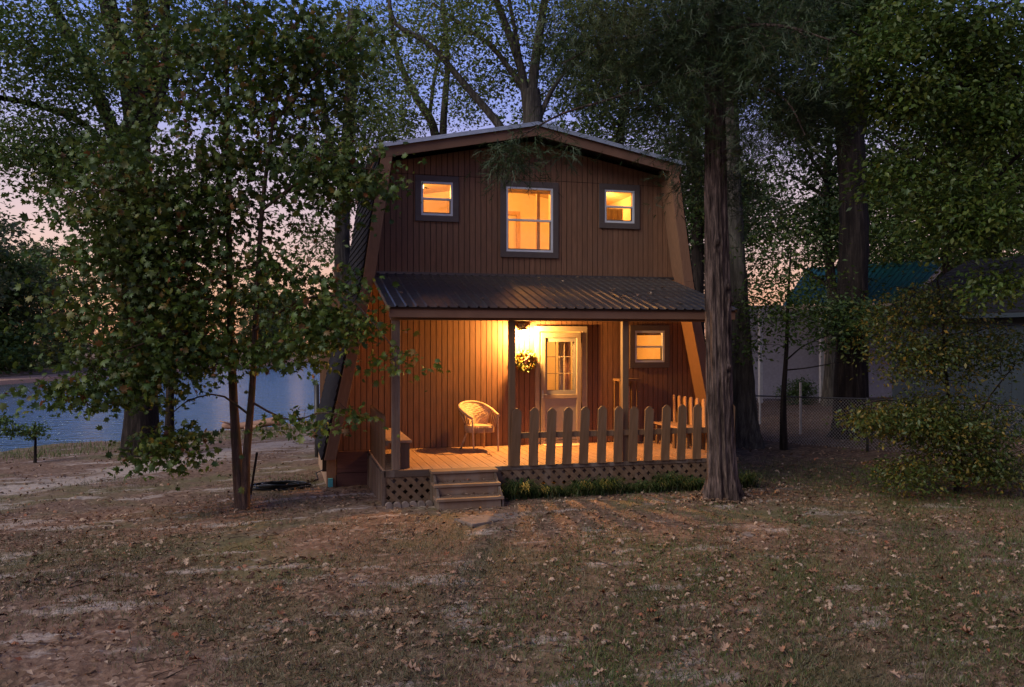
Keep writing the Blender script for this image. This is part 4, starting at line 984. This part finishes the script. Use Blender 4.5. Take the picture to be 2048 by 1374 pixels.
for px in (1521, 1643, 1675): 
    q = P(px, 700, 33.5); MB().box(q[0]-.07, q[0]+.07, q[1]-.07, q[1]+.07, -.1, 3.6).build('carport_post', M['white'], th_, .005)
for i in range(4):
    a0, a1 = P(1650, 756+i*13, 35.5), P(1690, 754+i*13, 35.5); s = MB(); s.beam(a0, a1, .04, .05); s.build('step_rail', M['rail'], th_)
b0 = gl(1600, 34)  # dark foliage added in place of the shade on the lower house wall
tree('shade_shrub', 'added dark leafy mound standing in for shade on the pale house wall', [([b0, b0+np.array((0, 0, .5)), b0+np.array((0, 0, .9))], .05, .02)], blobs_px([(1600, 785, 34, 42, 30, .5, 1)]), 150, 16, .10, 'simple', M['dark'], M['bark_dark'], 53, cat='shrub', spread=.14)
# gable peeping over the shed roof
gh = thing('gabled_house', W(26, 48, 0), 'white gabled house with dark barge boards peeping over the shed roof', 'house')
pk = P(1955, 500, 46); dx_ = (P(2055, 500, 46)-P(1955, 500, 46))
a1, b1 = pk+dx_*.95-np.array((0, 0, 1.6)), pk-dx_*.95-np.array((0, 0, 1.6))
s = MB(); back = W(0, 1)-W(0, 0)
s.add([a1, pk, b1, b1-np.array((0, 0, 4.9)), a1-np.array((0, 0, 4.9))]+[v+back*.2 for v in (a1, pk, b1, b1-np.array((0, 0, 4.9)), a1-np.array((0, 0, 4.9)))], [(0, 1, 2, 3, 4), (9, 8, 7, 6, 5), (0, 5, 6, 1), (1, 6, 7, 2)]); s.build('gable_wall', M['palewall'], gh)
for q in (a1, b1): MB().beam(pk+np.array((0, 0, .1))-back*.2, q+np.array((0, 0, .05))-back*.2, .5, .28).build('barge_board', M['shingle'], gh)
# chain link fence
f0, f1, f2 = P(1455, 790, 21), P(1735, 798, 18.2), P(2250, 820, 15.2)
fence = thing('chain_link_fence', (f0[0], f0[1], 0), 'dark chain link fence with posts running in front of the shed', 'fence')
def hz(p): return float(hgt(p[0], p[1]))
s = MB()
for a0, b0_ in ((f0, f1), (f1, f2)):
    L_ = np.linalg.norm((b0_-a0)[:2]); d = (b0_-a0)/L_
    MB().tube([a0+(0, 0, 0), b0_], .018, 6).build('top_rail', M['rail'], fence)
    m_ = int(L_/.075); ztop = lambda u: a0[2]+(b0_[2]-a0[2])*u/L_; H = 1.08
    for k in range(-int(H/.075), m_):
        for sg in (1, -1):
            u0 = k*.075; u1 = u0+H
            za, zb = (0, H) if sg > 0 else (H, 0)
            ua, ub = max(u0, 0), min(u1, L_)
            if ub <= ua: continue
            za_ = za+(zb-za)*(ua-u0)/H; zb_ = za+(zb-za)*(ub-u0)/H
            pa_ = a0+d*ua; pb_ = a0+d*ub; pa_ = np.array((pa_[0], pa_[1], ztop(ua)-H+za_)); pb_ = np.array((pb_[0], pb_[1], ztop(ub)-H+zb_))
            s.tube([pa_, pb_], .0028, 3, cap=False)
o = s.build('wire_mesh', M['chain'], fence); o['kind'] = 'stuff'
for px, t, q in ((1578, 19.8, f0+(f1-f0)*.44), (1735, 18.2, f1), (1460, 21, f0), (1990, 16.6, f1+(f2-f1)*.5)):
    MB().tube([(q[0], q[1], hz(q)-.2), (q[0], q[1], q[2]+.03)], .028, 8).build('post', M['rail'], fence)
# white posts further back
g2 = 'white fence posts in front of the pale house'
for px, t, y0, lab in ((1520, 25, 720, 'leftmost white fence post before the pale house'), (1601, 21.6, 765, 'white fence post right of the sapling stem')):
    q = gl(px, t); o = MB().box(q[0]-.022, q[0]+.022, q[1]-.022, q[1]+.022, q[2], P(px, y0, t)[2]).build('fence_post', M['white']); link_tag(o, lab, 'post', g2)

# ------------------------------------------------------------------ small things around the cabin
# wicker chair
ch = thing('wicker_chair', (-1.08, -.5, .45), 'wicker armchair with a rounded woven back on the porch', 'chair')
FL, FR, BL, BR = (-1.215, -.80), (-.785, -.78), (-1.36, -.36), (-.90, -.19)
for (x, y), (tx, ty, tz) in ((FL, (-1.235, -.76, 1.02)), (FR, (-.775, -.72, 1.06))): MB().tube(smooth_path([(x, y, .452), (x*.5+tx*.5, y*.5+ty*.5, .76), (tx, ty, tz)], 6), .016, 8).build('leg', M['wicker'], ch)
for (x, y), (tx, ty, tz) in ((BL, (-1.24, -.42, .80)), (BR, (-.93, -.28, .82))): MB().tube([(x, y, .452), (tx, ty, tz)], .016, 8).build('leg', M['wicker'], ch)
MB().tube([(-1.24, -.42, .80), (-1.36, -.30, 1.10)], .012, 6).tube([(-.93, -.28, .82), (-.88, -.14, 1.12)], .012, 6).build('back_stay', M['wicker'], ch)
rim = smooth_path([(-1.235, -.76, 1.02), (-1.32, -.62, 1.09), (-1.385, -.40, 1.18), (-1.32, -.20, 1.235), (-1.15, -.09, 1.26), (-.95, -.12, 1.235), (-.82, -.32, 1.16), (-.775, -.55, 1.09), (-.765, -.74, 1.065)], 40)
MB().tube(rim, .026, 8).build('arm_rim', M['wicker'], ch)
sc_ = np.array((-1.06, -.52)); seat = []
for k in range(24):
    t = k/24*2*math.pi; seat.append((sc_[0]+.235*math.copysign(abs(math.cos(t))**.6, math.cos(t)), sc_[1]+.235*math.copysign(abs(math.sin(t))**.6, math.sin(t))))
MB().prism(seat, 'z', .865, .892).build('seat', M['wicker'], ch, .008)
s = MB()
for k in range(48):
    t = k/48*2*math.pi; x = sc_[0]+.238*math.copysign(abs(math.cos(t))**.6, math.cos(t)); y = sc_[1]+.238*math.copysign(abs(math.sin(t))**.6, math.sin(t)); s.tube([(x, y, .77), (x, y, .872)], .009, 4)
for j in range(9):
    s.tube([(sc_[0]+(.236+.006*(j % 2))*math.copysign(abs(math.cos(t))**.6, math.cos(t)), sc_[1]+(.236+.006*(j % 2))*math.copysign(abs(math.sin(t))**.6, math.sin(t)), .775+j*.012) for t in np.linspace(0, 2*math.pi, 33)], .0055, 4, cap=False)
s.build('woven_apron', M['wicker'], ch)
s = MB(); cols = []
for k in range(17):
    u = k/16; rp = rim[int(6+u*24)]; bp = np.array((-1.06-.16*math.cos(math.pi*(u*.8+.1)), -.52+.20*math.sin(math.pi*(u*.8+.1)), .875))
    cc = smooth_path([bp, bp*.55+rp*.45+np.array((.02*math.cos(u*3), -.02, 0)), rp], 14); cols.append(cc); s.tube(cc, .009, 4)
for j in range(1, 14):
    s.tube([cols[k][j] + np.array((0, .006*(1 if (k+j) % 2 else -1), 0)) for k in range(17)], .012, 4)
s.build('woven_back', M['wicker'], ch)
GC = np.array(cols); nu, nv_ = GC.shape[:2]; i = np.arange(nu-1)[:, None]*nv_; j = np.arange(nv_-1)[None]; F = np.stack([i+j, i+j+1, i+nv_+j+1, i+nv_+j], -1).reshape(-1, 4)
o = link_mesh('back_lining', fast_mesh('back_lining', GC.reshape(-1, 3)-origin(ch), F, M['wicker'], True), ch); m = o.modifiers.new('solid', 'SOLIDIFY'); m.thickness = .006
s = MB()
for side in (0, 1):
    ra = rim[:9] if side == 0 else rim[31:]
    for q in ra[::2]: s.tube([q, (sc_[0]+(-.23 if side == 0 else .23), min(max(q[1], -.72), -.35), .87)], .006, 4)
s.build('side_weave', M['wicker'], ch)
# wreath
wr = thing('wreath', (-.10, -.03, 2.0), 'round autumn wreath of yellow leaves on the wall under the lantern', 'wreath')
MB().tube([(-.10+.12*math.cos(t), -.05, 2.0+.12*math.sin(t)) for t in np.linspace(0, 2*math.pi, 20)], .02, 6).build('ring', M['bark_young'], wr)
g = np.random.default_rng(3); t = g.uniform(0, 6.28, 900); rr_ = .14+.028*g.standard_normal(900)
pos = np.stack([-.10+rr_*np.cos(t), -.08+.025*g.standard_normal(900), 2.0+rr_*np.sin(t)], 1)-np.array((-.10, -.03, 2.0))
pos[:, 1] = np.minimum(pos[:, 1], .005)
V, F = scatter(*TPL['maple'], pos, rot_basis(g.standard_normal((900, 3))*.6+np.array((0, -1, .45)), g), g.uniform(.035, .055, 900)); link_mesh('leaves', fast_mesh('leaves', V, F, M['wreathleaf']), wr)['kind'] = 'stuff'
V, F = scatter(*TPL['simple'], g.standard_normal((40, 3))*np.array((.035, .015, .035))+np.array((0, -.06, .02)), rot_basis(g.standard_normal((40, 3))*.6+np.array((0, -1, 0)), g), g.uniform(.05, .09, 40)); link_mesh('bow', fast_mesh('bow', V, F, M['curtain']), wr)
# hose, spigot cover, stakes, post
s = MB(); g = np.random.default_rng(9); q = G(560, 978)
hp = []
for k in range(150):
    t = k*.33; hp.append(q+np.array(((.33+.09*math.sin(k*.21))*math.cos(t)*1.25, (.22+.05*math.cos(k*.3))*math.sin(t), .02+.012*(k // 20)+.01*math.sin(k*.7))))
e = hp[-1]; hp += [e+(.2, .05, .0), e+(.45, .1, .06), (-3.80, .15, .06), (-3.68, .12, .12), (-3.62, .1, .13)]
s.tube(hp, .013, 6); link_tag(s.build('garden_hose', M['hose']), 'coiled black garden hose lying on the ground left of the cabin', 'hose')
s = MB(); s.box(-3.61, -3.53, -.10, -.037, -.15, -.01); sp_ = s.build('spigot_cover', M['teal']); link_tag(sp_, 'small teal box fixed low on the cabin corner', 'cover')
MB().tube([(-3.57, -.065, -.30), (-3.57, -.065, -.152)], .018, 8).build('pipe', M['teal'], sp_)
q = G(497, 1003); s = MB(); s.beam(q-(0, 0, .1), P(514, 905, 12.75), .035, .012, (0, 1, 0)).beam(q-(0, 0, .1), P(514, 905, 12.75), .008, .035, (0, 1, 0)); link_tag(s.build('metal_stake', M['rail']), 'rusty dark metal stake leaning beside the maple stems', 'stake')
s = MB(); s.beam(P(498, 984, 12.6), P(494, 968, 12.6), .028, .01, (0, 1, 0)); s.beam(P(499, 1001, 12.6), P(503, 990, 12.6), .022, .01, (0, 1, 0)); s.beam(P(500, 1003, 12.61), P(494.5, 968, 12.61), .006, .006, (0, 1, 0)); link_tag(s.build('white_tag_stake', M['white']), 'small white plastic marker stuck in the soil by the maple', 'marker')
q = G(635, 905, 20.0); s = MB(); s.tube([q-(0, 0, .3), P(633, 768, 20)], .06, 8); pp_ = s.build('dark_post', M['rail']); link_tag(pp_, 'dark round post standing behind the cabin left corner', 'post')
s = MB(); pts = LP((445, 852, 30), (475, 852, 30), (510, 849, 30), (545, 843, 30), (562, 842, 30)); s.tube(smooth_path(pts, 14), .10, 8, r1=.17); s.tube(LP((470, 850, 30), (450, 845, 29.8), (440, 842, 29.8)), .04, 6, r1=.02); s.tube(LP((490, 858, 29.8), (520, 852, 29.8), (530, 846, 29.7)), .09, 7, r1=.05)
link_tag(s.build('driftwood_log', M['driftwood']), 'weathered reddish log lying at the lake edge', 'log')
# pavers and stones
q = G(953, 1036)
s = MB(); s.prism([(-2.17, -3.98), (-1.72, -3.86), (-1.55, -4.22), (-2.02, -4.40)], 'z', -.05, .03); link_tag(s.build('stepping_stone', M['concrete'], None, .01), 'flat square paver on the ground before the steps', 'paver')
s = MB(); s.prism([(-1.60, -3.80), (-1.28, -3.72), (-1.22, -3.98), (-1.52, -4.06)], 'z', -.05, .015); link_tag(s.build('stepping_stone', M['concrete'], None, .01), 'half buried paver right of the square one', 'paver')
eg = thing('edging_border', (-2.6, -2.95, -.08), 'scalloped pale concrete edging in front of the left lattice', 'edging')
for k in range(6):
    x = -2.88+k*.115; pts = [(x-.055, -.16), (x+.055, -.16)]+[(x+.055*math.cos(t), .0+.05*math.sin(t)) for t in np.linspace(0, math.pi, 7)]
    MB().prism(pts, 'y', -2.80-.02*k % .03, -2.74).build('scallop', M['concrete'], eg, .008)
def rock(name, px, py, r, label, mat='concrete', cat='stone', grp=None):
    q = G(px, py); bm = bmesh.new(); bmesh.ops.create_icosphere(bm, subdivisions=2, radius=r); g = random.Random(int(px*py))
    for v in bm.verts: v.co *= g.uniform(.85, 1.12); v.co.z *= .35
    me = bpy.data.meshes.new(name); bm.to_mesh(me); bm.free(); me.materials.append(M[mat]); o = link_mesh(name, me, None, q); link_tag(o, label, cat, grp); return o
rock('rock', 1495, 1070, .10, 'pale stone lying on the grass right of the cedar')
rock('rock', 1612, 1053, .07, 'small grey stone among the leaves further right of the cedar')

# ------------------------------------------------------------------ ground cover
def cam_xy(n, g, t0, t1, half=.68, power=1.0):
    t = t0*(t1/t0)**(g.uniform(0, 1, n)**power); X = g.uniform(-half, half, n)*t; return CAM[0]+X*c_+t*s_, CAM[1]-X*s_+t*c_
def ok_ground(x, y, z):
    under = (x > -2.98) & (x < 2.85) & (y > -2.56) & (y < 0); steps_ = (x > -2.32) & (x < -1.25) & (y > -3.3) & (y < -2.4); house = (abs(x) < 3.75) & (y > -.1) & (y < 4.2)
    return (~under) & (~steps_) & (~house) & (z > -.88)
def litter(n, t0, t1, size, kind, seed, name, mat, label, power=1.0, up=1.6, curl=1.0):
    g = np.random.default_rng(seed); x, y = cam_xy(n, g, t0, t1, power=power); dens = np.sin(x*.9+1.3)*np.sin(y*.7+.4*x)+.5*np.sin(x*2.3-y*1.9)+g.uniform(-.9, 1.6, n)
    k = dens > 0; x, y = x[k], y[k]; z = hgt(x, y); k = ok_ground(x, y, z); x, y, z = x[k], y[k], z[k]; m = len(x)
    tv, tf = TPL[kind]; tv = tv.copy(); tv[:, 2] *= curl; tv[:, 0] *= 1
    pos = np.stack([x, y, z+.015+g.uniform(0, .02, m)], 1)
    V, F = scatter(tv, tf, pos, rot_basis(g.standard_normal((m, 3))*.45+np.array((0, 0, up)), g), size*g.uniform(.5, 1.25, m))
    o = link_mesh(name, fast_mesh(name, V, F, mat)); link_tag(o, label, None, None, 'stuff'); return o
litter(11000, 6.5, 30, .085, 'oak', 81, 'leaf_litter', M['litter'], 'fallen brown leaves scattered over the yard', 1.0, 1.5, 2.2)
litter(9000, 4.8, 14, .05, 'simple', 82, 'small_leaf_litter', M['litter'], 'small curled leaf bits between the grass', .8, 1.2, 2)
# individually built curled leaves nearest the camera
def oak_curled(seed):
    g = np.random.default_rng(seed); tv, tf = leaf_template('oak'); tv = tv.copy(); tv[:, 2] = g.uniform(.4, 1.6)*tv[:, 0]**2*2.2+g.uniform(-.5, .7)*(tv[:, 1]-.5)**2+g.uniform(-.25, .25)*tv[:, 0]*(tv[:, 1]-.5)*2; tv[:, 0] *= g.uniform(.8, 1.2)
    return fast_mesh('fallen_leaf', tv, tf, M['bigleaf'])
lm_ = [oak_curled(i) for i in range(8)]; g = np.random.default_rng(90); x, y = cam_xy(300, g, 5.3, 9.2, .62, .9)
for i in range(300):
    o = link_mesh('fallen_leaf', lm_[i % 8], None, (x[i], y[i], float(hgt(x[i], y[i]))+.022), (g.uniform(-.45, .45), g.uniform(-.45, .45), g.uniform(0, 6.28))); sc = g.uniform(.055, .125); o.scale = (sc, sc, sc)
    link_tag(o, 'curled dry brown oak leaf lying on the foreground soil', 'leaf', 'fallen oak leaves in the foreground')
# sticks lying about
g = np.random.default_rng(92); x, y = cam_xy(420, g, 5, 22, .62); z = hgt(x, y); k = ok_ground(x, y, z); x, y, z = x[k], y[k], z[k]; Vs, Fs, b_n = [], [], 0
for i in range(len(x)):
    a0, l_ = g.uniform(0, 6.28), g.uniform(.08, .42); d = np.array((math.cos(a0), math.sin(a0), 0)); p0 = np.array((x[i], y[i], z[i]+.014)); sd_ = np.array((-d[1], d[0], 0))*g.uniform(-.12, .12)*l_
    V, F = tube_arrays([p0, p0+d*l_*.5+sd_+(0, 0, .01), p0+d*l_], g.uniform(.003, .007), .002, 4); Vs.append(V); Fs.append(F+b_n); b_n += len(V)
link_tag(link_mesh('fallen_sticks', fast_mesh('fallen_sticks', np.vstack(Vs), np.vstack(Fs), M['bark_young'])), 'small sticks and twigs lying over the yard', None, None, 'stuff')
# leaf drift heaped around the cedar base
m = 700; t = g.uniform(0, 6.28, m); r_ = .24+g.exponential(.13, m); xx, yy = b0[0]*0+float(ct.location[0])+r_*np.cos(t), float(ct.location[1])+r_*np.sin(t); V, F = scatter(TPL['oak'][0]*np.array((1, 1, 2.2)), TPL['oak'][1], np.stack([xx, yy, hgt(xx, yy)+.015+g.uniform(0, .05, m)*np.exp(-(r_-.24)*5)], 1), rot_basis(g.standard_normal((m, 3))*.6+np.array((0, 0, 1.2)), g), g.uniform(.04, .09, m))
link_tag(link_mesh('leaf_drift', fast_mesh('leaf_drift', V, F, M['litter'])), 'dry leaves heaped around the cedar base', None, None, 'stuff')
# leaves fallen on the porch roof and steps
g = np.random.default_rng(91); m = 60; yy = g.uniform(-2.5, -.1, m); xx = np.clip(g.normal(.3, 1.5, m), -2.6, 2.6); xx[:24] = g.normal(1.25, .25, 24)+(-1.6-g.uniform(-.4, .3, 24))*0; yy[:24] = np.clip(g.normal(-1.8, .3, 24), -2.5, -.2)
zz = zs_+(ze-zs_)*(yy-ys)/(ye-ys)+.03; V, F = scatter(*TPL['oak'], np.stack([xx, yy, zz], 1), rot_basis(g.standard_normal((m, 3))*.25+np.array((0, -.25, 1)), g), g.uniform(.04, .10, m))
link_tag(link_mesh('roof_leaf_litter', fast_mesh('roof_leaf_litter', V, F, M['litter'])), 'dry leaves caught on the porch roof', None, None, 'stuff')
m = 46; kk = g.integers(0, 2, m); V, F = scatter(*TPL['oak'], np.stack([g.uniform(-2.2, -1.35, m), np.where(kk == 0, -2.78, -3.05)+g.uniform(-.05, .08, m), np.where(kk == 0, .31, .158)+g.uniform(0, .01, m)], 1), rot_basis(g.standard_normal((m, 3))*.4+np.array((0, 0, 1)), g), g.uniform(.03, .06, m))
link_tag(link_mesh('step_leaf_litter', fast_mesh('step_leaf_litter', V, F, M['litter'])), 'dry leaves lying on the porch steps', None, None, 'stuff')
for k, (x, y, l_) in enumerate(((-1.02, -1.35, 'lone dark leaf on the deck boards in front of the wicker chair'), (-.98, -2.1, 'small curled leaf near the front edge of the deck'))):
    o = link_mesh('fallen_leaf', lm_[k], None, (x, y, .462), (.1, .1, 1.2)); o.scale = (.11, .11, .11) if k == 0 else (.06,)*3; link_tag(o, l_, 'leaf')
def blades(n, seed, name, mat, label, t0, t1, hmin, hmax, w, cond, power=1, lean=.5):
    g = np.random.default_rng(seed); x, y = cam_xy(n, g, t0, t1, power=power); k = cond(x, y, g); x, y = x[k], y[k]; z = hgt(x, y); k = ok_ground(x, y, z); x, y, z = x[k], y[k], z[k]; m = len(x)
    a0 = g.uniform(0, 6.28, m); h_ = g.uniform(hmin, hmax, m); ln = g.standard_normal((m, 2))*lean; wx, wy = np.cos(a0)*w, np.sin(a0)*w
    b_ = np.stack([x, y, z-.005], 1); W_ = np.stack([wx, wy, 0*wx], 1); md = b_+np.stack([ln[:, 0]*h_*.35, ln[:, 1]*h_*.35, h_*.6], 1); tp = b_+np.stack([ln[:, 0]*h_, ln[:, 1]*h_, h_*(.95-.2*np.hypot(ln[:, 0], ln[:, 1]))], 1)
    V = np.stack([b_-W_, b_+W_, md+W_*.7, md-W_*.7, tp], 1).reshape(-1, 3); i = (np.arange(m)*5)[:, None]
    F = np.concatenate([i+np.array([[0, 1, 2]]), i+np.array([[0, 2, 3]]), i+np.array([[3, 2, 4]])], 0)
    o = link_mesh(name, fast_mesh(name, V, F, mat)); link_tag(o, label, None, None, 'stuff')
def patch(x, y): return np.sin(x*.8+.7)*np.cos(y*.65-.5*x)+.5*np.sin(1.9*x+1.1*y)+.35*np.sin(4.3*x-3.1*y)
def camX(x, y): return c_*(x-CAM[0])-s_*(y-CAM[1])
blades(200000, 101, 'dry_grass', M['turf'], 'thin dry grass over the yard', 4.6, 17, .022, .07, .0034, lambda x, y, g: patch(x, y)+.25*camX(x, y)/4+g.uniform(-.9, .9, len(x)) > .05, .9, .9)
blades(150000, 102, 'green_grass', M['green_turf'], 'patches of low green grass in the yard', 4.6, 16, .025, .08, .0034, lambda x, y, g: patch(x+2.3, y-1.1)+1.3*camX(x, y)/4+g.uniform(-.8, .8, len(x)) > .9, .9, .8)
blades(50000, 103, 'shore_grass', M['green_turf'], 'grass strip along the water edge', 19, 36, .06, .22, .006, lambda x, y, g: (hgt(x, y) < -.70-g.uniform(0, .1, len(x))) & (camX(x, y) < -2), 1, .4)
blades(26000, 104, 'side_grass', M['green_turf'], 'green grass beside the cabin left corner', 12.5, 18, .03, .09, .004, lambda x, y, g: np.exp(-((x+4.5)/.9)**2-((y-1.2)/.9)**2)+np.exp(-((x-3.2)/.8)**2-((y+2.0)/.7)**2) > g.uniform(.15, 1, len(x)), 1, .6)
# arching border grass along the front lattice
g = np.random.default_rng(105); n = 5200; x = g.uniform(-1.15, 2.95, n); x[:200] = g.uniform(-1.22, -.9, 200); cl_ = np.round(x/.11)*.11+g.normal(0, .03, n); y = -2.66+g.normal(0, .07, n)-.03*np.sin(cl_*7); a0 = g.uniform(0, 6.28, n); L_ = g.uniform(.10, .33, n)*(.72+.22*np.sin(cl_*5)+.16*np.sin(cl_*13+1)); hd = np.stack([np.cos(a0), np.sin(a0)-.35], 1); w = .0055
z = hgt(cl_, y); b_ = np.stack([cl_, y, z], 1); Wd = np.stack([-np.sin(a0), np.cos(a0), 0*a0], 1)*w
p1 = b_+np.stack([hd[:, 0]*L_*.22, hd[:, 1]*L_*.22, L_*.62], 1); p2 = b_+np.stack([hd[:, 0]*L_*.62, hd[:, 1]*L_*.62, L_*.85], 1); p3 = b_+np.stack([hd[:, 0]*L_*1.05, hd[:, 1]*L_*1.05, L_*.60], 1)
V = np.stack([b_-Wd, b_+Wd, p1+Wd, p1-Wd, p2+Wd*.8, p2-Wd*.8, p3], 1).reshape(-1, 3); i = (np.arange(n)*7)[:, None]
F = np.concatenate([i+np.array([q]) for q in ((0, 1, 2), (0, 2, 3), (3, 2, 4), (3, 4, 5), (5, 4, 6))], 0)
link_tag(link_mesh('border_grass', fast_mesh('border_grass', V, F, M['border'])), 'band of arching border grass along the front lattice', None, None, 'stuff')
